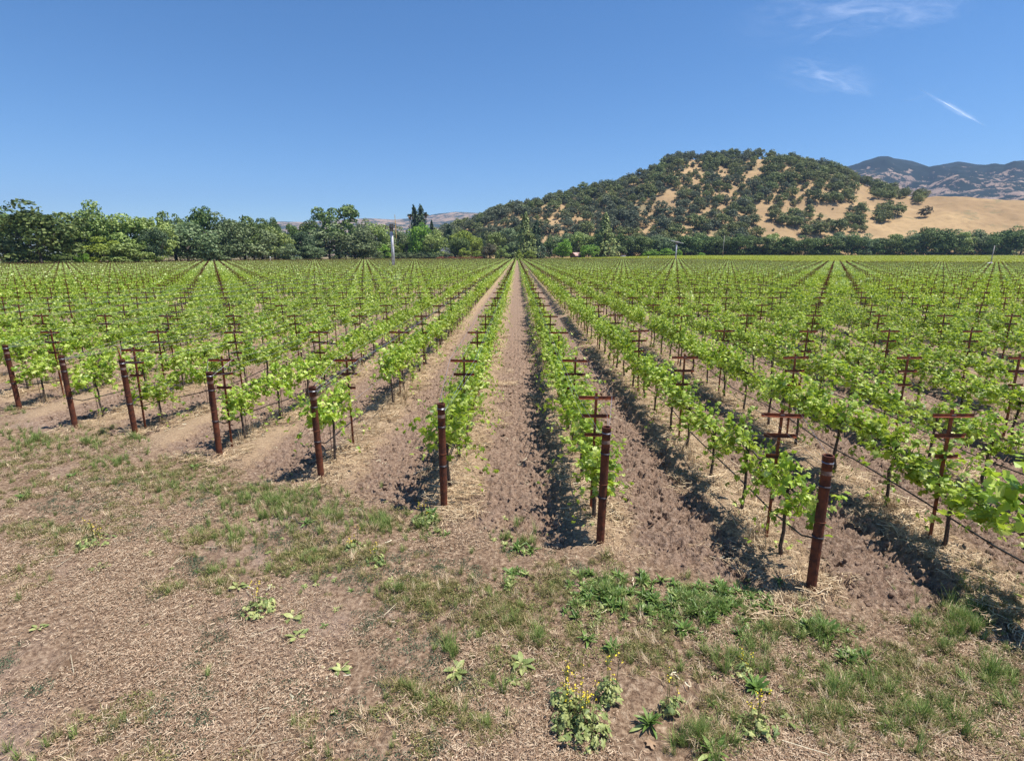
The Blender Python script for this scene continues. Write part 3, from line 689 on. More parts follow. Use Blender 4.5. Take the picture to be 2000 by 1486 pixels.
def trunk_np(seed, kind):
    r = np.random.default_rng(seed); b = MB()
    if kind in ('conifer', 'spire'): b.tube([[0, 0, -.03], [0, 0, .5], [0, 0, .93]], [.022, .015, .004], 6); return b
    b.tube([[0, 0, -.03], [.01, 0, .1], [.0, .01, .28], [.01, 0, .42]], [.040, .028, .023, .017], 7)
    for k in range(6):
        th = k * 1.05 + r.normal(0, .3); e = r.uniform(.22, .34); b.tube([[0, 0, .20 + .03 * k], [math.cos(th) * e * .5, math.sin(th) * e * .5, .40], [math.cos(th) * e, math.sin(th) * e, .55 + r.normal(0, .06)]], [.016, .011, .005], 5)
    return b
LEAFM = ['oak_dark', 'oak_grey', 'tree_green', 'tree_lime', 'tree_yellow', 'conifer_green', 'conifer_olive', 'shrub_brown', 'red_flower']
_cr = {}
def crown_me(kind, var, mat, n_leaf=3400, leaf=.030):
    key = (kind, var, mat, n_leaf)
    if key not in _cr: v, f = crown_np(700 + var * 13 + len(kind), kind, n_leaf, leaf); _cr[key] = mesh_np('crown', v, [f], [M[mat]], [0])
    return _cr[key]
_tr = {}
def trunk_me(kind, var):
    key = (kind, var)
    if key not in _tr: _tr[key] = trunk_np(800 + var, kind).mesh('trunk', [M['tree_bark']], True)
    return _tr[key]
TR = np.random.default_rng(77)
def tree(name, kind, mat, px, top, wpx, D, label, cat='tree', group=None, base=None, n_leaf=3400):
    x, _, ztop = at(px, top, Y=D); z0 = float(gz(x, D)) - .1 if base is None else base
    h = ztop - z0; w = wpx / F_PX * D * 1.15; var = int(TR.integers(0, 4))
    r = bpy.data.objects.new(name, None); SC.collection.objects.link(r); r.location = (x, D, z0); r.rotation_euler = (0, 0, TR.uniform(0, 6.28))
    link('trunk', trunk_me(kind, var), r, scale=(h, h, h)); cz = h * (1.02 if kind not in ('conifer', 'spire') else 1)
    link('crown', crown_me(kind, var, mat, n_leaf, .030 if kind not in ('conifer', 'spire') else .034), r, scale=(w * 1.1, w * 1.1, cz))
    return tag(r, label, cat, group)

G1 = 'trees along the left edge of the vineyard'
for a in [
    ('oak_tree', 'oak', 'oak_dark', -30, 404, 120, 168, 'dark oak cut by the left edge of the photo'),
    ('oak_tree', 'oak', 'oak_dark', 58, 398, 125, 160, 'big dark oak with a thick trunk, leftmost whole tree'),
    ('oak_tree', 'oak', 'oak_grey', 18, 462, 90, 158, 'low grey green oak under the big dark oak at left edge'),
    ('leafy_tree', 'round', 'tree_green', 128, 412, 80, 182, 'light olive green tree right beside the big dark oak'),
    ('leafy_tree', 'tall', 'tree_green', 160, 402, 75, 186, 'tallest light green tree, between the dark oak and the yellow patch'),
    ('leafy_tree', 'round', 'tree_green', 200, 424, 70, 192, 'light green tree in the dip of the light green crowns'),
    ('leafy_tree', 'round', 'tree_green', 240, 413, 90, 190, 'wide light green tree above the yellow leaved shrub'),
    ('leafy_tree', 'round', 'tree_green', 285, 420, 80, 198, 'light green tree touching the dark round tree'),
    ('leafy_tree', 'shrub', 'tree_yellow', 196, 462, 62, 178, 'small tree with bright yellow green leaves in the left tree line', ),
    ('leafy_tree', 'shrub', 'tree_green', 238, 472, 75, 174, 'low green tree right of the yellow leaved tree'),
    ('leafy_tree', 'shrub', 'tree_lime', 158, 492, 26, 166, 'small bright lime shrub between trunks at left'),
    ('leafy_tree', 'shrub', 'tree_green', 82, 490, 34, 172, 'small light green shrub behind the big oak trunk'),
    ('leafy_tree', 'shrub', 'oak_dark', 115, 492, 50, 176, 'dark undergrowth shrub right of the big oak trunk'),
    ('leafy_tree', 'round', 'conifer_green', 296, 442, 46, 190, 'very dark round tree between light green and grey oaks'),
    ('leafy_tree', 'shrub', 'tree_green', 280, 490, 50, 186, 'low light shrub at the foot of the very dark round tree'),
    ('oak_tree', 'oak', 'oak_dark', 330, 412, 50, 232, 'narrow dark oak top poking up left of the round topped oak'),
    ('oak_tree', 'oak', 'oak_grey', 358, 428, 110, 222, 'wide grey green oak in front of the round topped oak'),
    ('oak_tree', 'oak', 'oak_dark', 392, 408, 66, 245, 'dark oak with a raised flat round top'),
    ('oak_tree', 'oak', 'oak_grey', 436, 419, 74, 246, 'grey oak just right of the round topped oak'),
    ('oak_tree', 'oak', 'oak_dark', 470, 421, 60, 262, 'dark oak fourth in the grey oak group'),
    ('oak_tree', 'oak', 'oak_grey', 405, 470, 80, 236, 'low grey oak skirt below the round topped oak'),
    ('oak_tree', 'oak', 'oak_grey', 490, 445, 80, 262, 'broad grey oak ending the first oak group'),
    ('oak_tree', 'oak', 'oak_dark', 505, 424, 50, 292, 'dark oak behind the pale green tree'),
    ('oak_tree', 'oak', 'oak_dark', 530, 428, 36, 305, 'small dark oak crown at the end of the raised oaks'),
    ('leafy_tree', 'round', 'tree_green', 538, 441, 60, 285, 'pale green tree left of the dark dome shaped tree'),
    ('leafy_tree', 'shrub', 'oak_grey', 563, 476, 42, 276, 'small grey willow like tree in front of the pale green tree'),
    ('oak_tree', 'oak', 'oak_dark', 568, 433, 34, 330, 'small round dark oak in the gap by the far ridge'),
    ('leafy_tree', 'round', 'conifer_green', 588, 450, 46, 300, 'dark dome shaped tree in the centre left tree line'),
    ('leafy_tree', 'shrub', 'oak_grey', 607, 477, 46, 296, 'low grey tree in front of the dark dome'),
    ('oak_tree', 'oak', 'oak_dark', 605, 431, 50, 345, 'dark oak between the dark dome and the tall open oak'),
    ('oak_tree', 'open', 'oak_dark', 655, 407, 78, 335, 'tall open oak with flat spreading top'),
    ('oak_tree', 'oak', 'oak_grey', 640, 440, 80, 325, 'grey oak under the left half of the tall open oak'),
    ('oak_tree', 'oak', 'oak_grey', 690, 448, 80, 328, 'grey oak under the right half of the tall open oak'),
    ('oak_tree', 'oak', 'oak_dark', 712, 468, 66, 340, 'dark oak left of the bright lime tree'),
    ('oak_tree', 'oak', 'oak_grey', 706, 430, 40, 380, 'small oak before the tan far ridge'),
    ('leafy_tree', 'round', 'tree_green', 735, 433, 60, 392, 'round green tree left of the wind machine tower'),
    ('leafy_tree', 'shrub', 'tree_lime', 742, 471, 42, 384, 'bright lime tree left of the wind machine tower'),
    ('leafy_tree', 'round', 'oak_grey', 776, 440, 44, 415, 'grey green tree behind the wind machine tower'),
    ('leafy_tree', 'shrub', 'tree_yellow', 781, 469, 20, 402, 'small yellow green tree right of the wind machine tower'),
    ('leafy_tree', 'round', 'oak_dark', 792, 472, 34, 408, 'dark tree behind the thin palm trunk'),
    ('leafy_tree', 'round', 'tree_green', 762, 474, 34, 400, 'green tree right behind the wind machine tower'),
]: tree(*a, group=G1)
G2 = 'trees around the farmhouse'
for a in [
    ('conifer_tree', 'conifer', 'conifer_green', 808.5, 398, 38, 430, 'left one of the twin dark conifer spires'),
    ('conifer_tree', 'conifer', 'conifer_green', 821, 398, 44, 432, 'right one of the twin dark conifer spires'),
    ('leafy_tree', 'tall', 'tree_lime', 816, 431, 44, 404, 'bright lime green tree below the twin spires'),
    ('leafy_tree', 'round', 'tree_green', 844, 447, 46, 402, 'mid green tree right of the bright lime tree'),
    ('conifer_tree', 'conifer', 'conifer_green', 843, 428, 22, 445, 'small bluish conifer right of the palms'),
    ('conifer_tree', 'conifer', 'conifer_green', 876, 437, 42, 425, 'dark broad conifer over the house roof'),
    ('leafy_tree', 'round', 'tree_yellow', 906, 448, 46, 418, 'round yellow green tree right of the dark broad conifer'),
    ('leafy_tree', 'tall', 'tree_yellow', 928, 458, 30, 420, 'drooping yellow green tree touching the round yellow one'),
    ('leafy_tree', 'round', 'oak_dark', 900, 462, 36, 406, 'dark green tree in front of the round yellow tree'),
    ('leafy_tree', 'shrub', 'tree_green', 858, 483, 24, 400, 'flowering green shrub in front of the house'),
    ('leafy_tree', 'shrub', 'tree_yellow', 906, 484, 24, 398, 'small pale flowering tree right of the house'),
    ('leafy_tree', 'shrub', 'tree_yellow', 934, 489, 22, 396, 'small yellow shrub left of the brown bush'),
    ('conifer_tree', 'conifer', 'conifer_green', 943, 452, 20, 435, 'thin dark conifer left of the brown bush'),
    ('leafy_tree', 'round', 'tree_green', 968, 449, 34, 440, 'light topped green tree above the brown bush'),
    ('leafy_tree', 'round', 'oak_grey', 995, 440, 50, 445, 'grey green tree left of the great olive conifer'),
    ('bush', 'shrub', 'shrub_brown', 956, 474, 30, 392, 'rounded brown bush at the end of the middle path'),
    ('bush', 'shrub', 'tree_green', 979, 477, 27, 394, 'rounded green bush right of the brown bush'),
    ('bush', 'shrub', 'oak_grey', 1000, 470, 36, 402, 'dark grey bush left of the small yellow green tree'),
    ('leafy_tree', 'spire', 'tree_yellow', 1013.5, 486, 21, 388, 'small bright yellow green tree at the path end'),
    ('conifer_tree', 'conifer', 'conifer_olive', 1027, 413, 46, 405, 'great olive conifer, taller left one of the pair'),
    ('conifer_tree', 'conifer', 'conifer_green', 1048, 428, 40, 410, 'darker shorter conifer, right one of the pair'),
    ('leafy_tree', 'shrub', 'tree_yellow', 1036, 487, 20, 391, 'pale flowering shrub under the great olive conifer'),
    ('leafy_tree', 'tall', 'tree_lime', 1100, 470, 34, 424, 'lime green tree left of the red roofed barn'),
    ('leafy_tree', 'round', 'tree_lime', 1150, 477, 34, 426, 'round lime green tree right of the red roofed barn'),
    ('leafy_tree', 'round', 'tree_green', 1132, 452, 44, 448, 'green tree above the red roofed barn'),
    ('oak_tree', 'oak', 'oak_dark', 1075, 468, 44, 446, 'dark oak right of the conifer pair'),
    ('oak_tree', 'oak', 'oak_grey', 1100, 455, 50, 452, 'grey oak behind the lime tree and lamp pole'),
    ('conifer_tree', 'conifer', 'conifer_olive', 1184, 414, 52, 436, 'tall broad olive conifer standing before the hill'),
    ('oak_tree', 'oak', 'oak_dark', 1165, 455, 44, 450, 'dark oak left of the tall broad conifer'),
]: tree(*a, group=G2)
for k, px in enumerate((757, 773, 788, 806, 822, 838, 855, 874)):
    tree('bush', 'shrub', 'oak_grey', px, 490 + (k * 7) % 4, 20, 394, 'grey green hedge bush, %s from the left in the low hedge' % ORD[k], 'bush', 'low grey hedge bushes')
for k, px in enumerate((862, 882, 903, 922, 940)):
    tree('flowering_bush', 'shrub', 'red_flower', px, 500.5, 22, 388, 'low red flowering bush, %s from the left in its strip' % ORD[k], 'bush', 'red flowering bushes', n_leaf=800)
k = 0
for px, top, w, D, mt, kd in [(1214, 458, 40, 455, 'oak_dark', 'oak'), (1236, 461, 42, 462, 'oak_grey', 'oak'), (1258, 458, 44, 458, 'oak_dark', 'oak'), (1284, 461, 44, 466, 'oak_grey', 'oak'), (1306, 463, 40, 460, 'oak_grey', 'round'), (1328, 460, 44, 468, 'oak_dark', 'oak'),
        (1350, 456, 46, 462, 'oak_dark', 'oak'), (1374, 457, 46, 468, 'oak_dark', 'oak'), (1396, 459, 42, 462, 'oak_dark', 'round'), (1418, 462, 40, 468, 'oak_dark', 'oak'), (1442, 458, 44, 464, 'oak_dark', 'oak'), (1465, 461, 44, 466, 'oak_dark', 'oak'), (1490, 459, 44, 462, 'oak_dark', 'round'),
        (1512, 452, 40, 470, 'tree_green', 'oak'), (1530, 460, 44, 464, 'oak_dark', 'oak'), (1552, 464, 40, 468, 'oak_dark', 'oak'), (1576, 461, 44, 462, 'oak_dark', 'oak'), (1600, 464, 44, 468, 'oak_dark', 'round'), (1622, 461, 44, 462, 'oak_dark', 'oak'), (1645, 452, 44, 468, 'oak_grey', 'oak'),
        (1668, 455, 44, 464, 'oak_dark', 'oak'), (1690, 458, 40, 462, 'oak_grey', 'oak'), (1710, 463, 44, 466, 'oak_dark', 'oak'), (1732, 464, 40, 464, 'oak_dark', 'round'), (1750, 456, 34, 472, 'tree_green', 'tall'), (1768, 463, 40, 464, 'oak_dark', 'oak'), (1790, 452, 46, 466, 'oak_grey', 'oak'), (1812, 446, 44, 462, 'oak_dark', 'oak'),
        (1836, 443, 54, 466, 'oak_dark', 'round'), (1862, 450, 42, 470, 'oak_grey', 'oak'), (1884, 452, 38, 462, 'tree_green', 'tall'), (1908, 450, 46, 466, 'oak_grey', 'oak'), (1932, 457, 40, 462, 'oak_dark', 'oak'), (1955, 450, 42, 466, 'oak_dark', 'oak'), (1978, 444, 48, 462, 'oak_dark', 'oak'), (2004, 444, 48, 464, 'oak_dark', 'oak')]:
    tree('oak_tree', kd, mt, px, top, w, D, '%s tree at the hill foot, %s from left after the tall conifer' % ({'oak_dark': 'dark green', 'oak_grey': 'grey green', 'tree_green': 'lighter green'}[mt], ORD[k]), 'tree', 'trees along the foot of the hill'); k += 1
for k, (px, top, w) in enumerate([(1262, 490, 18), (1280, 486, 22), (1303, 484, 30), (1326, 487, 16), (1371, 493, 14), (1200, 489, 20)]):
    tree('bush', 'shrub', 'tree_lime' if k < 5 else 'oak_grey', px, top, w, 449, ['small bright lime shrub farthest left of its group', 'bright lime shrub second in its group before the dark oaks', 'largest bright lime shrub, left of the far wind machine', 'narrow lime shrub just right of the far wind machine', 'lone tiny lime shrub right of the far wind machine', 'grey shrub at the foot of the tall broad conifer'][k], 'shrub', 'shrubs at the far field edge')
TU = np.random.default_rng(33)
for k in range(34):                                                     # undergrowth that closes the gaps between the trunks
    px = 10 + k * 22 + TU.normal(0, 4); D = float(field_edge((px - 1010) / F_PX * 1.03)) + 14 + TU.uniform(0, 8)
    top = 499 - TU.uniform(4, 26) * (200 / D) ** .5
    mt = ['oak_dark', 'oak_grey', 'tree_green', 'oak_dark'][k % 4]
    tree('bush', 'shrub', mt, px, top, 30, D, '%s undergrowth bush below the left trees, %s from the left' % ({'oak_dark': 'dark', 'oak_grey': 'grey', 'tree_green': 'light green'}[mt], ORD[k]), 'bush', 'undergrowth below the left tree line', n_leaf=1200)

# palms
def palm(px, top, D, label):
    x, _, zt = at(px, top, Y=D); z0 = float(gz(x, D)); h = zt - z0
    r = bpy.data.objects.new('palm_tree', None); SC.collection.objects.link(r); r.location = (x, D, z0)
    b = MB(); b.tube([[0, 0, 0], [.1, 0, h * .4], [-.1, 0, h * .75], [0, 0, h - 2.4]], [.40, .33, .30, .38], 8); link('trunk', b.mesh('trunk', [M['pale_pole']], True), r)
    q = np.random.default_rng(int(px)); g, d = MB(), MB()
    for k in range(46):
        th = q.uniform(0, 6.28); e = q.uniform(-.3, 1.2); L = q.uniform(2.0, 2.9); dry = e < .05
        c = np.array([0, 0, h - 2.2]); t = np.linspace(0, 1, 5)[:, None]; dv = np.array([math.cos(th) * math.cos(e), math.sin(th) * math.cos(e), math.sin(e)])
        cen = c + t * dv * L + t ** 2 * np.array([0, 0, -.9]); sd = np.array([-math.sin(th), math.cos(th), 0]); wd = np.array([.05, .35, .75, .6, .05])[:, None]
        vv = np.concatenate([cen - sd * wd, cen + np.array([0, 0, .12]), cen + sd * wd])
        ff = np.array([[a + o, a + 1 + o, a + 6 + o, a + 5 + o] for a in range(4) for o in (0, 5)]); (d if dry else g).add(vv, ff)
    for k in range(26):
        th = q.uniform(0, 6.28); c = np.array([math.cos(th) * .35, math.sin(th) * .35, h - 2.3]); cen = c + np.linspace(0, 1, 3)[:, None] * np.array([math.cos(th) * .55, math.sin(th) * .55, -q.uniform(1.5, 2.6)]); sd = np.array([-math.sin(th), math.cos(th), 0]) * .25
        d.add(np.concatenate([cen - sd, cen + sd]), np.array([[0, 1, 4, 3], [1, 2, 5, 4]]))
    link('fronds', g.mesh('fronds', [M['palm_green']]), r); link('dry_skirt', d.mesh('dry_skirt', [M['palm_dry']]), r)
    tag(r, label, 'palm tree', 'tall fan palms')
palm(800, 415, 400, 'tall fan palm with thin pale trunk, left one of two')
palm(831, 413, 420, 'fan palm with brown dry fronds, right one of two')

# ------------------------------------------------------------------ oaks on the hill
SMALL = {(m_, k): None for m_ in () for k in ()}
def small_me(mat, var):
    key = ('small', mat, var)
    if key not in _cr:
        v, f = crown_np(900 + var * 7, ['oak', 'round', 'oak', 'oak', 'round', 'oak'][var], 700, .058); b = MB(); b.add(v, f, 0); b.tube([[0, 0, -.1], [0, 0, .5]], [.03, .02], 5, 1)
        _cr[key] = b.mesh('hillside_oak', [M[mat], M['tree_bark']])
    return _cr[key]
HR = np.random.default_rng(12)
CL = [(1500, 372, 34, 48), (1560, 325, 62, 13), (1590, 345, 70, 18), (1600, 372, 72, 24), (1560, 392, 40, 10), (1535, 424, 24, 10), (1562, 432, 16, 12), (1590, 424, 16, 12), (1614, 427, 14, 6), (1600, 448, 32, 10), (1672, 412, 18, 12), (1668, 438, 22, 14), (1698, 428, 12, 8), (1722, 420, 22, 14), (1738, 402, 16, 8),
      (1690, 346, 30, 7), (1728, 352, 18, 12), (1735, 374, 26, 18), (1765, 376, 12, 8), (1795, 384, 13, 9), (1750, 411, 10, 6), (1712, 442, 12, 5), (1640, 445, 20, 8), (1645, 384, 28, 14), (1690, 450, 12, 5)]
HOLE = [(1340, 334, 12, 7), (1410, 328, 13, 7), (1312, 376, 10, 12), (1244, 350, 8, 8), (1275, 360, 9, 7), (1480, 331, 12, 9), (1395, 372, 5, 8), (1490, 405, 22, 12), (1405, 452, 16, 10), (1340, 440, 10, 6), (1095, 450, 7, 12), (1215, 445, 8, 4), (1140, 440, 9, 5), (1178, 393, 5, 3), (1200, 375, 5, 4), (1465, 345, 5, 12), (1055, 425, 6, 8), (1300, 388, 12, 12), (1165, 350, 4, 3), (1290, 412, 6, 7), (1450, 425, 12, 6), (1256, 430, 5, 5), (1435, 372, 8, 3), (1320, 355, 8, 4), (950, 447, 8, 5)]
cells = {}
for _ in range(14000):
    q = (HR.uniform(-110, 720), HR.uniform(466, 795)); c_ = (int(q[0] // 8), int(q[1] // 8))
    if all(math.hypot(q[0] - w[0], q[1] - w[1]) > 7.3 for a in (-1, 0, 1) for b in (-1, 0, 1) for w in cells.get((c_[0] + a, c_[1] + b), ())): cells.setdefault(c_, []).append(q)
cand = np.array([w for v in cells.values() for w in v]); cx, cy = cand[:, 0], cand[:, 1]
ok = (cy < ridge_y(cx / cy) + 12) & (cx / cy > HA[0] + .03) & (cx / cy < HA[-1] - .03); cx, cy = cx[ok], cy[ok]
cz = hill_z(cx, cy); cpx, cpy = project(cx, cy, cz + 3)
keep = np.zeros(len(cx), bool)
for k in range(len(cx)):
    X_, Y_ = cpx[k], cpy[k]
    if X_ < 1478:
        p_ = .93 if cy[k] > ridge_y(cx[k] / cy[k]) - 60 else .92 * float(sstep(.14, .28, fbm(cx[k] * .03, cy[k] * .02, 95, 3)))
        if any(((X_ - a) / c) ** 2 + ((Y_ - b) / d) ** 2 < 1 for a, b, c, d in HOLE): p_ = 0
        if cy[k] > ridge_y(cx[k] / cy[k]) - 14: p_ = .95
    else:
        p_ = .95 if any(((X_ - a) / c) ** 2 + ((Y_ - b) / d) ** 2 < 1 for a, b, c, d in CL) else .0
        if any(((X_ - a) / c) ** 2 + ((Y_ - b) / d) ** 2 < 1 for a, b, c, d in HOLE): p_ = 0
        if cy[k] > ridge_y(cx[k] / cy[k]) - (14 if X_ < 1665 else 34) and X_ < 1770 and not 1672 < X_ < 1684: p_ = .95
    keep[k] = HR.random() < p_ and cz[k] > 3
cx, cy, cz, cpx, cpy = cx[keep], cy[keep], cz[keep], cpx[keep], cpy[keep]
nt_ = len(cx); size = 5.5 + 10 * HR.random(nt_) ** 1.3; size[cpx > 1478] *= 1.08
grey = fbm(cx * .012, cy * .02, 91, 3); mi = np.where(grey + HR.normal(0, .12, nt_) > .52, 1, 0); mi = np.where(HR.random(nt_) < .17, 2, mi); mi[cpx > 1478] = np.where(HR.random((cpx > 1478).sum()) < .1, 1, 0)
inv = (cpx > 0) & (cpx < 2000) & (cpy < 470)
big = np.argsort(np.where(inv, -size / cy, 9))[:300]; sel = np.zeros(nt_, bool); sel[big] = True
print('hillside trees', nt_, 'in view', inv.sum())
HM = ['hill_oak', 'hill_grey', 'hill_olive']; HL = ['dark green oak', 'grey green oak', 'olive green oak']
def zone(px, py):
    if px > 1640: return 'in the clumps on the golden right shoulder' if px < 1785 else 'standing alone on the golden right slope'
    if px > 1478: return 'on the right flank of the hill' if py > 330 else 'on the crest right of the summit'
    ridge = np.interp(px, [900, 1000, 1100, 1200, 1300, 1400, 1478], [440, 405, 382, 360, 315, 300, 300])
    w = 'left foot' if px < 1050 else 'left shoulder' if px < 1200 else 'middle' if px < 1340 else 'summit part'
    return ('along the skyline of the %s of the hill' if py < ridge + 14 else 'on the upper slope, %s of the hill' if py < 400 else 'on the lower slope, %s of the hill') % w
for j in np.where(sel)[0]:
    v_ = int(HR.integers(0, 6)); s_ = size[j]
    o = link('hillside_oak', small_me(HM[mi[j]], v_), None, (cx[j], cy[j], cz[j] - .5), (0, 0, HR.uniform(0, 6.28)), (s_ * 1.15, s_ * 1.15, s_ * HR.uniform(.8, .98)))
    lb = HL[mi[j]] + ' ' + zone(cpx[j], cpy[j]); tag(o, lb, 'tree', lb.replace('oak ', 'oaks ', 1))
ns_ = ~sel; P = np.column_stack([cx, cy, cz - .5])[ns_]; n = len(P)
if n: scatter('hillside_woodland', [small_me(m_, k) for m_ in ('hill_oak', 'hill_grey') for k in (0, 1, 2)], P, HR.uniform(0, 6.28, n), size[ns_] * 1.05, mi[ns_].clip(0, 1) * 3 + HR.integers(0, 3, n), 'smaller oaks and brush filling in between the hillside oaks')
# low brush
bx = HR.uniform(-100, 700, 5200); by = HR.uniform(475, 780, 5200); ok = (by < ridge_y(bx / by)) & (bx / by > HA[0] + .03) & (bx / by < 1.2); bx, by = bx[ok], by[ok]; bz = hill_z(bx, by); bpx, bpy_ = project(bx, by, bz)
kp = (((bpx < 1478) & (HR.random(len(bx)) < .55)) | ((bpx >= 1478) & (bpx < 1660) & (HR.random(len(bx)) < .12))) & (bz > 3)
for a, b, c, d in HOLE: kp &= ((bpx - a) / c) ** 2 + ((bpy_ - b) / d) ** 2 > .8
bx, by, bz = bx[kp], by[kp], bz[kp]
scatter('hillside_brush', [small_me('hill_grey', 1), small_me('hill_oak', 1), small_me('hill_olive', 4)], np.column_stack([bx, by, bz - .6]), HR.uniform(0, 6.28, len(bx)), HR.uniform(1.8, 5.5, len(bx)), HR.integers(0, 3, len(bx)), 'low grey green brush on the hill between the oaks')
x, y, z = at(1805, 432, Y=560); z = float(hill_z(np.array([x]), np.array([560.0]))[0])
tag(link('hillside_oak', small_me('shrub_brown', 3), None, (x, 560, z - .5), (0, 0, 1), (13, 13, 12)), 'gnarled brownish lone oak low on the golden right slope', 'tree')

# ------------------------------------------------------------------ buildings, machines, poles, cars
def house(px, base_w, D, eave, ridge, roofm, wallm, depth, label, rz=0.0, chim=False):
    x, _, _ = at(px, 495, Y=D); z0 = float(gz(x, D)); r = bpy.data.objects.new('house', None); SC.collection.objects.link(r); r.location = (x, D, z0); r.rotation_euler = (0, 0, rz)
    w = MB(); w.box((0, 0, eave / 2), (base_w, depth, eave)); hw = base_w / 2
    w.add([[-hw, -depth / 2, eave], [-hw, depth / 2, eave], [-hw, 0, ridge - .15], [hw, -depth / 2, eave], [hw, depth / 2, eave], [hw, 0, ridge - .15]], np.array([[0, 2, 1], [3, 4, 5]])); link('wall', w.mesh('wall', [M[wallm]]), r)
    q = MB(); hw += .5; hd = depth / 2 + .5; e = eave - .25
    q.add([[-hw, -hd, e], [hw, -hd, e], [hw, 0, ridge], [-hw, 0, ridge], [-hw, hd, e], [hw, hd, e], [-hw, -hd, e - .15], [hw, -hd, e - .15], [hw, 0, ridge - .15], [-hw, 0, ridge - .15], [-hw, hd, e - .15], [hw, hd, e - .15]], np.array([[0, 1, 2, 3], [3, 2, 5, 4], [6, 9, 8, 7], [9, 10, 11, 8], [0, 6, 7, 1], [4, 5, 11, 10]])); ro = link('roof', q.mesh('roof', [M[roofm]]), r)
    for k in (-1, 1):
        v = MB(); v.box((k * base_w * .27, -depth / 2 - .03, eave * .55), (1.3, .1, 1.2)); link('window', v.mesh('window', [M['glass']]), r)
    v = MB(); v.box((0, -depth / 2 - .03, 1.05), (1.1, .1, 2.1)); link('door', v.mesh('door', [M['wood_pole']]), r)
    if chim: v = MB(); v.box((-base_w * .15, -.8, ridge), (.9, .8, 2.2)); link('chimney', v.mesh('chimney', [M['wall_pale']]), ro)
    return tag(r, label, 'house')
house(862, 12, 414, 5.6, 9.2, 'roof_grey', 'wall_pale', 9, 'house with slate grey roof and chimney behind trees', .25, True)
house(1128, 8.5, 432, 3.0, 5.4, 'roof_red', 'wood_pole', 8, 'small barn with faded red metal roof between lime trees', .5)
xh, yh, _ = at(1374, 306, Y=752); zh = float(hill_z(np.array([xh]), np.array([752.0]))[0])
hh = MB(); hh.box((0, 0, 1.5), (12, 7, 7)); hr_ = bpy.data.objects.new('house', None); SC.collection.objects.link(hr_); hr_.location = (xh, 748, zh)
link('wall', hh.mesh('wall', [M['wall_pale']]), hr_); hh = MB(); hh.box((0, 0, 5.2), (13.5, 8.5, .4)); link('roof', hh.mesh('roof', [M['white_paint']]), hr_)
tag(hr_, 'pale flat roofed house among the oaks on the hilltop', 'house')

def lattice(b, pts, r=.03):
    for p, q in pts: b.tube([p, q], r, 4)
def wind_machine(px, D, top, hub_px, bl, label, main=True):
    x, _, zt = at(px, top, Y=D); z0 = float(gz(x, D)); h = zt - z0
    r = bpy.data.objects.new('wind_machine', None); SC.collection.objects.link(r); r.location = (x, D, z0)
    b = MB(); b.tube([[0, 0, -.2], [0, 0, h * .5], [-.06, 0, h * .84]], [.36, .33, .31], 16); link('tower', b.mesh('tower', [M['white_paint']], True), r)
    b = MB(); b.tube([[-.06, 0, h * .84], [-.06, 0, h - .9]], [.40, .42], 12); link('upper_collar', b.mesh('upper_collar', [M['steel']], True), r)
    b = MB(); zc = h - .9
    b.box((-.06, 0, zc), (2.0 if main else 1.0, 1.3, .10)); w = .98 if main else .5
    for sx in (-w, w):
        for sy in (-.6, .6): b.tube([[sx - .06, sy, zc], [sx - .06 + (.12 if sx > 0 else -.12), sy, zc + .85]], .035, 4)
    for sy in (-.6, .6): b.tube([[-w - .2, sy, zc + .85], [w + .1, sy, zc + .85]], .03, 4); b.tube([[-w - .12, sy, zc + .45], [w, sy, zc + .45]], .025, 4)
    link('cage', b.mesh('cage', [M['steel']]), r)
    b = MB(); b.box((0, 0, zc + .42), (.95, .8, .68)); b.tube([[.2, -.3, zc + .4], [.95, -.5, zc + .35]], .13, 8); link('gearbox', b.mesh('gearbox', [M['steel']]), r)
    bb = MB(); n = 13; s = np.linspace(-1, 1, n)
    for a, b_ in zip(s[:-1], s[1:]):
        pass
    wd = .26 * (1 - .45 * np.abs(s)) ; L = bl / 2
    if main: c = np.stack([np.full(n, 1.02) + .06 * s * -1 + .0, np.full(n, -.55), zc + .25 + s * L], 1); sv = np.array([.55, .8, 0]); tv = np.array([.8, -.55, 0])
    else: c = np.stack([s * L * .96, np.full(n, -.9), zc + .45 - s * L * .2], 1); sv = np.array([0, .45, .9]); tv = np.array([0, .9, -.45])
    v = np.concatenate([c - sv * wd[:, None] / 2, c + tv * .05, c + sv * wd[:, None] / 2, c - tv * .05])
    f = np.array([[k + a * n, k + 1 + a * n, k + 1 + ((a + 1) % 4) * n, k + ((a + 1) % 4) * n] for k in range(n - 1) for a in range(4)])
    bb.add(v, f); link('blade', bb.mesh('blade', [M['blade'] if main else M['white_paint']], True), r)
    if main:
        b = MB(); b.box((-1.0, .3, .5), (.5, .9, 1.3)); b.tube([[-1.0, .3, 1.1], [-1.0, .3, 2.6]], .05, 6); link('engine', b.mesh('engine', [M['steel']]), r)
    return tag(r, label, 'wind machine')
wind_machine(764.5, 124, 437, 774, 5.1, 'frost wind machine on white tower with upright yellow blade')
wind_machine(1322, 268, 471, 1322, 6.6, 'distant frost wind machine with level white blade', False)

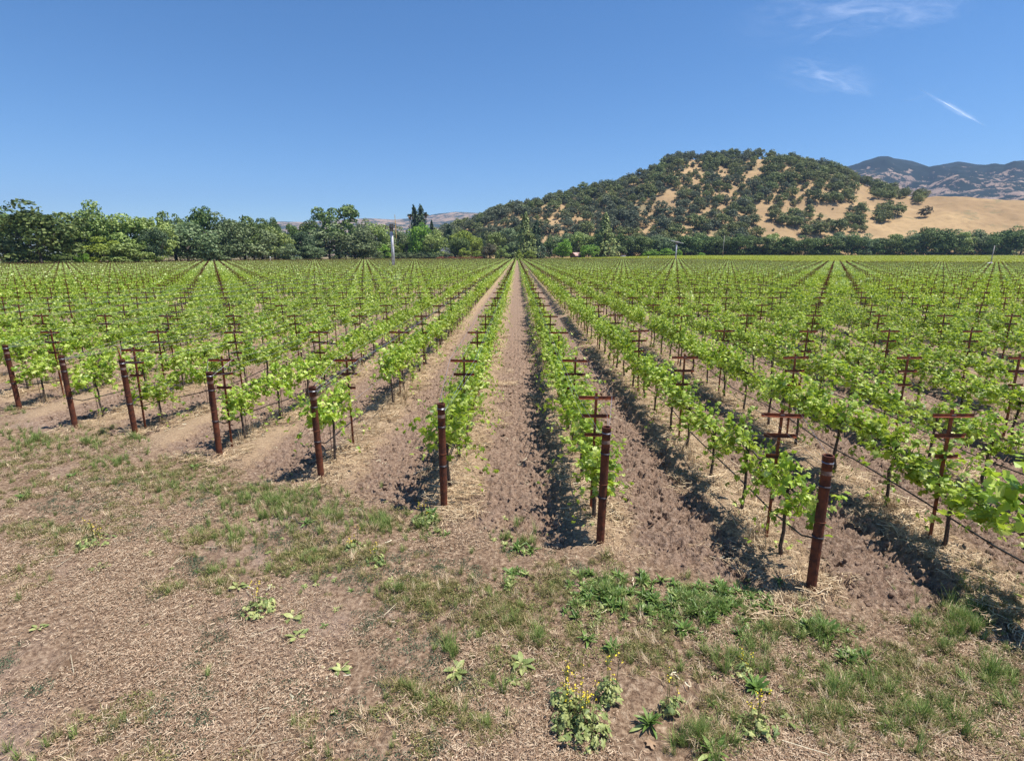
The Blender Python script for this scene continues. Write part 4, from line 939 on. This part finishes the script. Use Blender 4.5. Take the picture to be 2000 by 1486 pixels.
def pole(name, px, top, D, rad, mat, label, cat='pole', arm=0.0, lamp=False, lean=0.0, hgt=None):
    x, _, zt = at(px, top, Y=D); z0 = float(gz(x, D)); h = zt - z0
    r = bpy.data.objects.new(name, None); SC.collection.objects.link(r); r.location = (x, D, z0); r.rotation_euler = (0, lean, 0)
    b = MB(); b.tube([[0, 0, -.3], [0, 0, h / 2], [0, 0, h]], [rad, rad * .9, rad * .8], 8); link('shaft', b.mesh('shaft', [M[mat]], True), r)
    if arm: b = MB(); b.box((0, -rad - .06, h - .35), (arm, .1, .12)); [b.tube([[k * arm, -rad - .06, h - .3], [k * arm, -rad - .06, h - .05]], .05, 5) for k in (-.45, .0, .45)]; link('crossarm', b.mesh('crossarm', [M[mat]]), r)
    if lamp: b = MB(); b.tube([[0, 0, h], [.5, 0, h + .1]], .05, 5); b.tube([[.5, 0, h - .35], [.5, 0, h - .1], [.5, 0, h + .12]], [.42, .36, .12], 10); link('lamp_head', b.mesh('lamp_head', [M['white_paint']], True), r)
    return tag(r, label, cat)
pole('lamp_pole', 1089, 481, 428, .13, 'wood_pole', 'thin dark pole with white lamp head near lime tree', 'lamp post', lamp=True)
pole('thin_pole', 1078, 486, 424, .10, 'pale_pole', 'plain thin pale pole left of the lamp pole')
pole('utility_pole', 1175.5, 485, 446, .14, 'wood_pole', 'utility pole with crossarm before the tall broad conifer', 'utility pole', arm=2.4)
pole('thin_pole', 1415, 460, 330, .16, 'pale_pole', 'tall bare pole with pale base right of the far wind machine')
up = pole('leaning_pole', 1941.5, 480, 165, .14, 'pale_pole', 'leaning dark topped pole near the right edge, carrying a cable', 'utility pole', lean=.03)
x, y, z = up.location; b = MB(); t = np.linspace(0, 1, 14); zt = at(1941.5, 480, Y=165)[2]
b.tube(np.column_stack([x + .5 + 60 * t, 165 + 10 * t, zt - 5 * t + 1.2 * (2 * t - 1) ** 2 - 1.2]), .02, 4); tag(link('cable', b.mesh('cable', [M['dark_wire']])), 'dark cable sagging away from the leaning pole', 'cable')
for px, D, lb in ((527.5, 225, 'short white vent pipe standing in the left vines'), (1266, 300, 'short white pipe standing in the right vines')):
    x, _, zt = at(px, 501.5, Y=D); z0 = float(gz(x, D)); r = bpy.data.objects.new('vent_pipe', None); SC.collection.objects.link(r); r.location = (x, D, z0)
    b = MB(); b.tube([[0, 0, 0], [0, 0, zt - z0 - .5]], .10, 8); link('pipe', b.mesh('pipe', [M['pale_pole']], True), r)
    b = MB(); b.tube([[0, 0, zt - z0 - .55], [0, 0, zt - z0 - .45], [0, 0, zt - z0]], [.16, .24, .20], 10); link('cap', b.mesh('cap', [M['car_white']], True), r); tag(r, lb, 'pipe')
b = MB(); x0, y0, _ = at(1936, 512, Y=150)
b.tube([[-1.2, 0, 1.35], [.3, 0, 1.5]], .22, 8); b.tube([[0, 0, 0], [0, 0, 1.4]], .12, 8); tag(link('water_valve', b.mesh('water_valve', [M['white_paint']], True), None, (x0, 150, 0)), 'white pipe fitting low in the vines beside the leaning pole', 'valve')

def car(px, D, paint, label, van=False, rz=0.0, L=4.6, H=1.5, lift=0.0):
    x, _, _ = at(px, 498, Y=D); z0 = float(gz(x, D)) + lift; r = bpy.data.objects.new('parked_van' if van else 'parked_car', None); SC.collection.objects.link(r); r.location = (x, D, z0); r.rotation_euler = (0, 0, rz)
    pr = [(-.5, .2), (-.5, .55), (-.47, .62), (-.32, .66), (-.2, 1), (.28, 1), (.42, .64), (.5, .58), (.5, .2)] if not van else [(-.5, .15), (-.5, .5), (-.44, .58), (-.36, .98), (.48, 1), (.5, .9), (.5, .15)]
    n = len(pr); W = 1.8; v = [[a * L, -W / 2, c * H] for a, c in pr] + [[a * L, W / 2, c * H] for a, c in pr]
    b = MB(); b.add(v, np.array([[k, (k + 1) % n, n + (k + 1) % n, n + k] for k in range(n)])); b.f.append(np.array([list(range(n))])); b.m.append(0); b.f.append(np.array([list(range(2 * n - 1, n - 1, -1))])); b.m.append(0)
    link('body', b.mesh('body', [M[paint]]), r)
    for s in (-1, 1):
        g = MB(); g.box((.03 * L if not van else -.25 * L, s * (W / 2 + .005), H * .8), (.42 * L if not van else .2 * L, .02, H * .2)); link('side_window', g.mesh('side_window', [M['glass']]), r)
        for t in (-.32, .32): w = MB(); w.tube([[t * L, s * (W / 2 - .18), .32], [t * L, s * (W / 2 + .02), .32]], .32, 14); link('wheel', w.mesh('wheel', [M['rubber']]), r)
    return tag(r, label, 'van' if van else 'car')
car(1161, 440, 'car_white', 'white van parked left of the red car by the lime tree', True, .1, 6.0, 2.5, .3)
car(1170.5, 441, 'car_white', 'white camper van parked beside the utility pole', True, -.1, 6.0, 3.0, .3)
car(1174, 446, 'car_red', 'red car roof showing behind the white camper van', False, 0, 4.4, 1.6, 2.6)
car(1216.5, 447, 'car_white', 'small white van alone at the foot of the conifer', True, 0, 4.6, 2.2, .2)

# ------------------------------------------------------------------ grasses, straw and weeds
def blades(rng, n, spread, h, w, bend, base_spread=.02, mat='grass_green', seeds=0):
    b = MB(); V = []; Fc = []
    for k in range(n):
        th = rng.uniform(0, 6.28); r0 = rng.random() ** .6 * base_spread; L = h * rng.uniform(.45, 1.1); lean = rng.uniform(.1, 1) * spread
        t = np.linspace(0, 1, 4)[:, None]; d = np.array([math.cos(th), math.sin(th), 0]); ph = rng.uniform(0, 6.28); c = np.array([math.cos(ph), math.sin(ph), 0]) * r0 * 1.0
        P_ = c + d * L * lean * t ** 1.5 + np.array([0, 0, 1.0]) * L * (t - bend * lean * t ** 2.2); sd = np.array([-d[1], d[0], 0]) * w * rng.uniform(.6, 1.2); wd = np.array([1, .9, .6, .05])[:, None]
        V.append(np.concatenate([P_ - sd * wd / 2, P_ + sd * wd / 2])); Fc.append(np.array([[a, a + 1, a + 5, a + 4] for a in range(3)]) + 8 * k)
    b.add(np.concatenate(V), np.concatenate(Fc)); return b.mesh('tuft', [M[mat]])
def mat_plant(rng, n, rad, h, leaf, mat):
    q = rng.random(n) ** .55 * rad; th = rng.uniform(0, 6.28, n); C = np.column_stack([np.cos(th) * q, np.sin(th) * q, rng.random(n) * h * (1 - (q / rad) ** 2 * .7) + .004]); NR = rng.normal(0, .6, (n, 3)) + np.array([0, 0, .7])
    v, f = place(SL_V * np.array([.55, 1.2, 1]), SL_F, C, frames(NR, rng.uniform(0, 6.28, n)), leaf * rng.uniform(.6, 1.4, n)); return mesh_np('mat', v, [f], [M[mat]], [0])
def straw_patch(rng, n, rad, w, L, mat='straw', lift=.02):
    V, Fc = [], []
    for k in range(n):
        th = rng.uniform(0, 6.28); q = rng.random() ** .5 * rad; c = np.array([math.cos(th) * q, math.sin(th) * q, rng.random() * lift + .004]); d = rng.uniform(0, 6.28); l = L * rng.uniform(.3, 1.2)
        t = np.linspace(-.5, .5, 4)[:, None]; dv = np.array([math.cos(d), math.sin(d), rng.normal(0, .10)]); nv = np.array([-math.sin(d), math.cos(d), 0]); P_ = c + dv * l * t + nv * (t ** 2) * l * rng.normal(0, .5); ww = w * rng.uniform(.6, 1.4)
        V.append(np.concatenate([P_ - nv * ww / 2, P_ + nv * ww / 2 + np.array([0, 0, ww * .4])])); Fc.append(np.array([[a, a + 1, a + 5, a + 4] for a in range(3)]) + 8 * k)
    return mesh_np('straw', np.concatenate(V), [np.concatenate(Fc)], [M[mat]], [0])
LV = np.array([[0, 0, 0], [-.09, .25, .02], [.09, .25, .02], [0, .25, -.01], [-.13, .55, .03], [.13, .55, .03], [0, .55, 0], [-.08, .85, .0], [.08, .85, .0], [0, .85, -.03], [0, 1, -.06]])
LF4 = np.array([[1, 3, 6, 4], [3, 2, 5, 6], [4, 6, 9, 7], [6, 5, 8, 9]]); LF3 = np.array([[0, 3, 1], [0, 2, 3], [7, 9, 10], [9, 8, 10]])
def rosette(rng, n, L, wide, mat, up=.5):
    b = MB()
    for k in range(n):
        th = k * 2.4 + rng.normal(0, .2); e = rng.uniform(.1, 1.1) * up + .1; l = L * rng.uniform(.55, 1.1); tv = LV * np.array([l * wide, l, l]); tv[:, 2] += -.35 * (LV[:, 1] ** 2) * l * (1 - e * .5)
        R = np.array(Matrix.Rotation(th, 3, 'Z') @ Matrix.Rotation(e, 3, 'X') @ Matrix.Rotation(rng.normal(0, .3), 3, 'Y')); v = tv @ R.T + np.array([rng.normal(0, .01), rng.normal(0, .01), .01])
        b.v.append(v); b.f += [LF4 + b.n, LF3 + b.n]; b.m += [0, 0]; b.n += len(v)
    return b.mesh('leaves', [M[mat]])
def mustard(rng, n, rad, h, stems, mat='weed_pale', flower=True):
    q = rng.random(n) ** .6 * rad; th = rng.uniform(0, 6.28, n); C = np.column_stack([np.cos(th) * q, np.sin(th) * q, h * rng.random(n) * (1 - .6 * (q / rad) ** 2) + .02]); NR = np.column_stack([np.cos(th) * .5, np.sin(th) * .5, np.full(n, .8)]) + rng.normal(0, .4, (n, 3))
    v, f = place(GL_V * np.array([.8, 1.15, 1]), GL_F, C, frames(NR, rng.uniform(0, 6.28, n)), rng.uniform(.022, .075, n)); lv = mesh_np('leaves', v, [f], [M[mat]], [0])
    s = MB(); fc = []
    for k in range(stems):
        th_ = rng.uniform(0, 6.28); r0 = rng.random() * rad * .7; x0, y0 = math.cos(th_) * r0, math.sin(th_) * r0; hh = h + rng.uniform(.08, .30); s.tube([[x0, y0, 0], [x0 * 1.1, y0 * 1.1, hh * .5], [x0 * 1.3, y0 * 1.3, hh]], [.004, .003, .002], 3, 0, False)
        m_ = rng.integers(3, 9); fc.append(np.column_stack([x0 * 1.3 + rng.normal(0, .014, m_), y0 * 1.3 + rng.normal(0, .014, m_), hh - rng.random(m_) * .08]))
    if not stems: return lv, None, None
    fc = np.concatenate(fc); v, f = place(SL_V, SL_F, fc, frames(rng.normal(0, .5, (len(fc), 3)) + np.array([0, 0, 1]), rng.uniform(0, 6, len(fc))), rng.uniform(.008, .014, len(fc)))
    return lv, s.mesh('stems', [M['cane']]), mesh_np('flowers', v, [f], [M['petal']], [0])

g_ = np.random.default_rng(21)
TUFT = [blades(g_, 34, .7, .15, .005, .3, .03), blades(g_, 46, .9, .20, .006, .35, .045), blades(g_, 28, .6, .28, .005, .3, .03)]
TUFT_O = [blades(g_, 34, 1.0, .10, .005, .4, .04, 'grass_olive'), blades(g_, 46, 1.1, .13, .005, .4, .06, 'grass_olive'), mat_plant(g_, 90, .09, .07, .016, 'grass_olive'), mat_plant(g_, 130, .12, .08, .017, 'grass_olive')]
TUFT_G = [mat_plant(g_, 90, .10, .030, .013, 'grass_grey'), mat_plant(g_, 60, .07, .025, .012, 'grass_grey')]
TUFT_D = [blades(g_, 30, .9, .28, .005, .35, .05, 'straw'), blades(g_, 24, .7, .45, .005, .25, .05, 'straw'), blades(g_, 36, 1.2, .16, .005, .5, .07, 'straw')]
STRAW = [straw_patch(g_, 130, .30, .0045, .16), straw_patch(g_, 120, .28, .006, .24), straw_patch(g_, 110, .26, .0035, .11)]
STRAW_F = [straw_patch(g_, 60, .35, .011, .26, 'straw', .04)]
BITS = [straw_patch(g_, 5, .12, .010, .09, 'pale_debris', .02), straw_patch(g_, 2, .10, .004, .26, 'pale_debris', .02)]
def clod_me(seed):
    r = np.random.default_rng(seed); import bmesh
    bm = bmesh.new(); bmesh.ops.create_icosphere(bm, subdivisions=2, radius=.5)
    for v in bm.verts: v.co *= 1 + r.normal(0, .10); v.co.z *= .7
    me = bpy.data.meshes.new('clod'); bm.to_mesh(me); bm.free(); me.materials.append(M['clod']); return me
CLODS = [clod_me(k) for k in range(4)]

def put(name, protos_, X, Y, smin, smax, label, tilt=.15, seed=1, dz=0.0):
    r = np.random.default_rng(seed); n = len(X)
    scatter(name, protos_, np.column_stack([X, Y, ground_h(X, Y) + dz]), r.uniform(0, 6.28, n), r.uniform(smin, smax, n), r.integers(0, len(protos_), n), label, r.normal(0, tilt, (n, 2)))
def patch_pts(lst, rng):
    X, Y = [], []
    for cx_, cy_, rx, ry, n in lst:
        a = rng.uniform(0, 6.28, n); q = np.abs(rng.normal(0, .62, n)); px = cx_ + rx * q * np.cos(a); py = cy_ + ry * q * np.sin(a)
        for u, w in zip(px, py): x, y, _ = at(u, min(w, 1600)); X.append(x); Y.append(y)
    return np.array(X), np.array(Y)
r1 = np.random.default_rng(61)
# soil clods in the tilled lanes
n = 60000; X = r1.uniform(-14, 15, n); Y = 3.2 + r1.random(n) ** 1.3 * 17
ok = (field_mask(X, Y) > .5) & (np.abs(row_dist(X, Y)) > .36) & (np.abs(X) < Y * 1.05 + 1) & (r1.random(n) < .25 + .75 * sstep(.42, .6, fbm(X * .8, Y * .8, 33, 3)))
X, Y = X[ok], Y[ok]; n = len(X)
scatter('soil_clods', CLODS, np.column_stack([X, Y, ground_h(X, Y)]), r1.uniform(0, 6, n), .014 + .062 * r1.random(n) ** 2.5, r1.integers(0, 4, n), 'crumbly brown clods of earth lying in the tilled lanes', r1.normal(0, .4, (n, 2)))
# straw below the rows and on the headland
X, Y = [], []
for i in range(-8, 16):
    y = np.arange(max(row_start(i) - .3, 3.0), 26, .085); y = y[r1.random(len(y)) < .8 * (1 - sstep(16, 30, y) * .6)]; X.append(row_at(i, y) + r1.normal(0, .22, len(y))); Y.append(y)
X, Y = np.concatenate(X), np.concatenate(Y); ok = np.abs(X) < Y * 1.05 + .6; put('straw', STRAW, X[ok], Y[ok], .7, 1.25, 'dry golden straw lying in strips under the vine rows', .12, 2, .012)
n = 8500; X = r1.uniform(-9, 9, n); Y = 3.0 + 10 * r1.random(n) ** 1.3; ok = (field_mask(X, Y) < .6) & (np.abs(X) < Y * 1.05 + .5) & (r1.random(n) < .08 + .92 * sstep(.42, .58, fbm(X * .9, Y * .9, 35, 4)))
put('dry_litter', [straw_patch(g_, 220, .25, .0032, .035, 'litter', .012), straw_patch(g_, 170, .25, .0030, .055, 'litter', .012), straw_patch(g_, 160, .25, .0040, .030, 'litter', .014)], X[ok], Y[ok], .7, 1.2, 'short dry grass litter scattered over the bare headland', .05, 3, .004)
n = 260; X = r1.uniform(-9, 10, n); Y = r1.uniform(3.0, 16, n); ok = np.abs(X) < Y * 1.05 + .5; put('plant_debris', BITS, X[ok], Y[ok], .6, 1.3, 'pale broken stalks and dry leaf bits on the soil', .1, 4, .012)
# dry tall tufts at the vine feet
X, Y = [], []
for i in range(-8, 16):
    y = r1.uniform(max(row_start(i), 3.5), 40, 90); X.append(row_at(i, y) + r1.normal(0, .16, len(y))); Y.append(y)
X, Y = np.concatenate(X), np.concatenate(Y); ok = (np.abs(X) < Y * 1.03 + .5) & (fbm(X * .5, Y * .5, 71, 2) > .46); put('dry_grass', TUFT_D, X[ok], Y[ok], .7, 1.2, 'pale dry grass tufts standing at the feet of the vines', .15, 5)
# green grass patches
GP = [(540, 985, 120, 42, 437), (70, 858, 90, 26, 171), (170, 868, 70, 22, 114), (262, 858, 22, 8, 34), (30, 802, 22, 8, 30), (740, 1025, 60, 25, 87), (820, 1030, 60, 26, 49), (230, 905, 70, 22, 87), (470, 1040, 60, 22, 57), (640, 1010, 40, 16, 49), (1020, 1062, 60, 25, 41),
      (1360, 1190, 140, 42, 171), (1180, 1160, 50, 40, 64), (1600, 1240, 70, 30, 64), (1440, 1290, 120, 48, 114), (1640, 1350, 110, 50, 87), (1870, 1215, 80, 60, 171), (1930, 1330, 80, 60, 114), (1800, 1400, 120, 50, 87), (1370, 1440, 50, 40, 87), (415, 1115, 18, 10, 22), (1050, 1250, 24, 18, 26), (780, 1160, 24, 12, 19), (960, 1330, 40, 20, 11), (880, 1265, 40, 16, 19), (350, 960, 90, 26, 45)]
X, Y = patch_pts(GP, r1); put('grass', TUFT + [TUFT_O[0], TUFT_D[2]], X, Y, .30, .95, 'green grass growing in patches on the headland', .15, 6)
OP = [(830, 1160, 130, 50, 330), (600, 1090, 120, 50, 242), (420, 1140, 60, 26, 79), (50, 1035, 60, 20, 110), (120, 1040, 60, 20, 66), (400, 1050, 90, 30, 132), (300, 930, 120, 40, 132), (700, 1080, 90, 30, 132), (980, 1200, 120, 60, 198), (1080, 1130, 50, 50, 88), (1250, 1270, 120, 60, 88), (1750, 1330, 220, 110, 506), (1600, 1400, 200, 60, 198), (1900, 1180, 100, 60, 132), (800, 1345, 40, 22, 35), (860, 1385, 44, 18, 39), (940, 1420, 50, 22, 35), (1500, 1230, 120, 40, 110), (330, 1150, 60, 20, 30), (1400, 1360, 100, 40, 44), (200, 850, 60, 22, 88)]
X, Y = patch_pts(OP, r1); n = 17000; xr = r1.uniform(-10, 9, n); yr_ = r1.uniform(3.0, 12, n); thr = .56 - .10 * np.exp(-((yr_ + .44 * xr - 5.0) / 1.3) ** 2) - .04 * (xr > 1); ok = (field_mask(xr, yr_) < .4) & (np.abs(xr) < yr_ * 1.05 + .5) & (fbm(xr * .9, yr_ * .9, 81, 3) + .25 * (fbm(xr * 3, yr_ * 3, 82, 2) - .5) > thr)
X, Y = np.concatenate([X, xr[ok]]), np.concatenate([Y, yr_[ok]]); put('low_weeds', TUFT_O + [TUFT_D[2], TUFT[0]], X, Y, .28, .95, 'low olive brown weeds and clumps spread over the headland', .1, 7)
n = 4200; xr = r1.uniform(-7, 5, n); yr_ = r1.uniform(3.0, 8, n); ok = (field_mask(xr, yr_) < .3) & (np.abs(xr) < yr_ * 1.05 + .4) & (fbm(xr * 1.1, yr_ * 1.1, 85, 3) > .50) & (xr < .8)
put('mat_weeds', TUFT_G, xr[ok], yr_[ok], .4, 1.1, 'flat grey green mats of creeping weed on bare ground', .05, 8)

WEED = {'dock': [rosette(g_, 24, .12, .9, 'weed_green', .9), rosette(g_, 20, .11, .9, 'weed_green', .8), rosette(g_, 34, .145, .75, 'weed_green', 1.0)], 'plantain': [rosette(g_, 16, .085, .9, 'weed_green', .9), rosette(g_, 22, .10, .8, 'weed_green', 1.0), rosette(g_, 14, .07, 1.2, 'weed_pale', .9)],
        'pale': [rosette(g_, 9, .085, 1.8, 'weed_pale', .5), rosette(g_, 12, .10, 1.5, 'weed_pale', .6)]}
X, Y = patch_pts([(1365, 1185, 135, 42, 230), (1180, 1165, 58, 42, 120), (1590, 1235, 70, 18, 22), (1650, 1290, 40, 16, 8), (850, 1025, 30, 22, 10), (1010, 1070, 26, 18, 8), (1000, 1120, 40, 20, 10)], r1)
put('leafy_weeds', WEED['plantain'] + WEED['dock'][:1], X, Y, .7, 1.15, 'dense broad leaved green weeds by the ends of the right rows', .12, 9)
X, Y = patch_pts([(600, 1150, 500, 260, 46), (1500, 1350, 400, 120, 22), (1150, 1020, 100, 60, 8), (300, 880, 200, 60, 14)], r1); put('seedlings', WEED['pale'] + WEED['plantain'][:1], X, Y, .25, .6, 'scattered small pale weeds on the headland', .1, 10)

def weed(kind, px, py, sc, label, name='weed', cat='weed'):
    x, y, _ = at(px, py); z = float(ground_h(x, y)); k = int(TR.integers(0, len(WEED[kind])))
    o = link(name, WEED[kind][k], None, (x, y, z), (0, 0, TR.uniform(0, 6.28)), sc); return tag(o, label, cat, 'single weeds on the headland')
for a in [('dock', 1475, 1348, 1.25, 'large dark green dock with long leaves below the dense weed patch'), ('dock', 1148, 1250, 1.0, 'left bright green rosette of the touching pair'), ('dock', 1195, 1270, 1.0, 'right darker rosette of the touching pair'), ('dock', 1612, 1240, 1.35, 'large spreading dock near the foot of the rightmost post'),
          ('dock', 1660, 1285, 1.1, 'dock right below the large spreading one'), ('dock', 1268, 1415, 1.15, 'grey green long leaved weed beside a yellow leaf'), ('dock', 1390, 1470, 1.3, 'tall green dock at the bottom edge'), ('dock', 600, 1022, 1.1, 'dark green rosette in the long grass before the fifth post'), ('dock', 140, 932, .9, 'dark rosette on bare soil at far left'),
          ('dock', 45, 975, .8, 'small dark rosette at the left edge'), ('dock', 380, 915, 1.0, 'green weed left of the fourth end post foot'), ('pale', 1018, 1296, 1.3, 'pale broad leaved weed in the centre foreground'), ('pale', 893, 1308, 1.2, 'pale weed with three round leaves left of centre'), ('pale', 934, 1337, .9, 'small pale weed left of the flowering mustard'),
          ('pale', 667, 1307, 1.1, 'pale weed alone on bare ground lower left of centre'), ('pale', 465, 1148, 1.2, 'pale weed above the grey green mustard'), ('pale', 290, 1085, 1.0, 'pale weed pair member on the left bare ground'), ('pale', 192, 1112, 1.1, 'pale weed left of the small dark tufts'), ('pale', 575, 1205, 1.5, 'large pale weed below the yellow flowered one'),
          ('pale', 578, 1245, 1.3, 'grey leaved weed lowest in the left group'), ('pale', 1545, 1410, 1.0, 'pale seedling near bottom right'), ('pale', 75, 1230, .9, 'small pale weed on the lower left bare ground'), ('pale', 985, 1012, .8, 'weed in the middle lane below the crossing shadows'), ('pale', 1000, 1330, .7, 'tiny weed under the pale broad leaved one'),
          ('plantain', 855, 1040, 1.3, 'leafy weed clump just below the sixth end post'), ('plantain', 995, 1150, 1.4, 'bushy weed clump at the end of the middle lane'), ('plantain', 1010, 1075, 1.3, 'green weed at the mouth of the middle lane')]: weed(*a)
for px, py, n, rad, h, st, sc, lb in [(1135, 1425, 240, .22, .20, 16, 1.0, 'big mustard plant with yellow flowers in the bottom foreground'), (1105, 1375, 60, .12, .14, 5, 1.0, 'small mustard behind the left side of the big one'), (1188, 1365, 70, .10, .18, 5, 1.1, 'upright mustard stalks behind the right side of the big one'),
        (505, 1195, 90, .16, .10, 5, 1.0, 'low mustard with few yellow flowers left of centre'), (185, 1062, 70, .22, .07, 9, 1.0, 'spread out mustard with yellow dots at far left'), (1480, 1425, 70, .14, .10, 7, 1.0, 'thin mustard with yellow flowers at the bottom right'), (825, 1020, 70, .15, .09, 6, 1.0, 'mustard with yellow flowers left of the sixth post foot'),
        (690, 1075, 60, .15, .08, 5, 1.0, 'short mustard below the long grass patch'), (735, 1100, 50, .12, .08, 4, 1.0, 'short mustard right of the grass below the posts'), (1305, 1390, 40, .08, .14, 3, 1.0, 'tall thin mustard beside the grey green dock'), (1445, 1318, 30, .10, .10, 4, 1.0, 'small yellow flowers beside the large dark dock')]:
    x, y, _ = at(px, py); lv, stm, fl = mustard(np.random.default_rng(px), n, rad, h, st, 'weed_pale'); r = bpy.data.objects.new('mustard_plant', None); SC.collection.objects.link(r); r.location = (x, y, float(ground_h(x, y))); r.scale = (sc,) * 3
    link('leaves', lv, r); link('stem', stm, r); link('flowers', fl, r); tag(r, lb, 'mustard plant', 'mustard plants on the headland')
x, y, _ = at(1272, 1455); tag(link('yellow_leaf', mesh_np('yellow_leaf', GL_V * .085, [GL_F], [M['palm_dry']], [0]), None, (x, y, float(ground_h(x, y)) + .03), (.2, .1, 1)), 'single big yellow dead leaf at the bottom edge', 'leaf')
x, y, _ = at(1427, 938); b = MB(); b.box((0, 0, .02), (.09, .06, .03)); b.box((.05, .02, .03), (.05, .03, .02), 1, .5); tag(link('litter_wrapper', b.mesh('litter_wrapper', [M['car_white'], M['glass']]), None, (x, y, float(ground_h(x, y)))), 'small white and blue scrap of litter under the vines', 'litter')

# ------------------------------------------------------------------ thin high clouds
m, nt, out = new_mat('thin_cloud'); N = NT(nt)
at_ = N.node('ShaderNodeAttribute', attribute_name='veil').outputs['Fac']; oc = N.node('ShaderNodeTexCoord').outputs['UV']
mp = N.node('ShaderNodeMapping'); N.set(mp.inputs[0], oc); mp.inputs['Scale'].default_value = (1.3, 4.5, 1)
nn = N.noise(mp.outputs[0], 1.0, 7, 0.6, 1.2); dens = N.math('MULTIPLY', N.ramp(nn, 0.30, 0.95), at_, clamp=True)
tl = N.node('ShaderNodeBsdfTranslucent'); tl.inputs[0].default_value = (.95, .95, .97, 1); tp = N.node('ShaderNodeBsdfTransparent'); mx = N.node('ShaderNodeMixShader')
N.set(mx.inputs[0], dens); nt.links.new(tp.outputs[0], mx.inputs[1]); nt.links.new(tl.outputs[0], mx.inputs[2]); nt.links.new(mx.outputs[0], out.inputs[0]); M['cloud'] = m
def cloud(pts, widths, strength, alt, label):
    P_ = np.array([at(px, py, z=alt) for px, py in pts]); n = 40; s = np.linspace(0, 1, n); k = np.linspace(0, 1, len(P_)); C = np.stack([np.interp(s, k, P_[:, a]) for a in range(3)], 1)
    T = np.gradient(C, axis=0); T /= np.linalg.norm(T, axis=1)[:, None]; S_ = np.column_stack([-T[:, 1], T[:, 0], T[:, 2] * 0]); w = np.interp(s, k, widths); q = np.linspace(-1, 1, 13)
    V = C[:, None] + S_[:, None] * (w[:, None] * q[None])[..., None]; V[..., 2] += 60 * np.sin(q * 2)[None]
    veil = (np.clip(1 - np.abs(q), 0, 1)[None] ** 1.2 * (np.clip(np.sin(s * math.pi), 0, 1) ** .6)[:, None]) * strength
    ix = np.arange(n * 13).reshape(n, 13); f = np.stack([ix[:-1, :-1], ix[:-1, 1:], ix[1:, 1:], ix[1:, :-1]], -1).reshape(-1, 4)
    me = mesh_np('cloud', V.reshape(-1, 3), [f], [M['cloud']], [0], True); a = me.attributes.new('veil', 'FLOAT', 'POINT'); a.data.foreach_set('value', veil.ravel().astype(np.float32))
    uv = me.uv_layers.new(name='UVMap'); vi = np.zeros(len(me.loops), np.int32); me.loops.foreach_get('vertex_index', vi); UV = np.stack(np.broadcast_arrays(s[:, None] * 3, q[None] * .5), -1).reshape(-1, 2)
    uv.data.foreach_set('uv', UV[vi].ravel().astype(np.float32)); return tag(link('cloud', me), label, 'cloud', None, 'stuff')
cloud([(1470, 10), (1560, 25), (1700, 20), (1790, 38), (1850, 45)], [900, 1900, 1800, 1300, 500], .19, 4000, 'thin wispy veil of cirrus cloud across the top right of the sky')
cloud([(1540, 110), (1590, 140), (1640, 170), (1700, 190)], [400, 1100, 1000, 300], .20, 4000, 'faint smudge of cirrus below the top right veil')
cloud([(1700, 205), (1790, 195), (1840, 170)], [300, 400, 300], .08, 4000, 'very faint cirrus haze')
cloud([(1792, 172), (1840, 198), (1885, 226), (1925, 247)], [60, 200, 240, 80], .9, 4000, 'short bright white streak of cloud at right')

# ------------------------------------------------------------------ haze
hz = MB(); hz.box((0, 3300, 425), (15000, 9400, 890)); m, nt, out = new_mat('haze_air'); pv = nt.nodes.new('ShaderNodeVolumePrincipled')
pv.inputs['Color'].default_value = (0.42, 0.62, 1.0, 1); pv.inputs['Density'].default_value = 0.00008; pv.inputs['Anisotropy'].default_value = 0.1
nt.links.new(pv.outputs[0], out.inputs['Volume']); tag(link('haze', hz.mesh('haze', [m])), 'pale blue haze over the far hills', None, None, 'stuff')
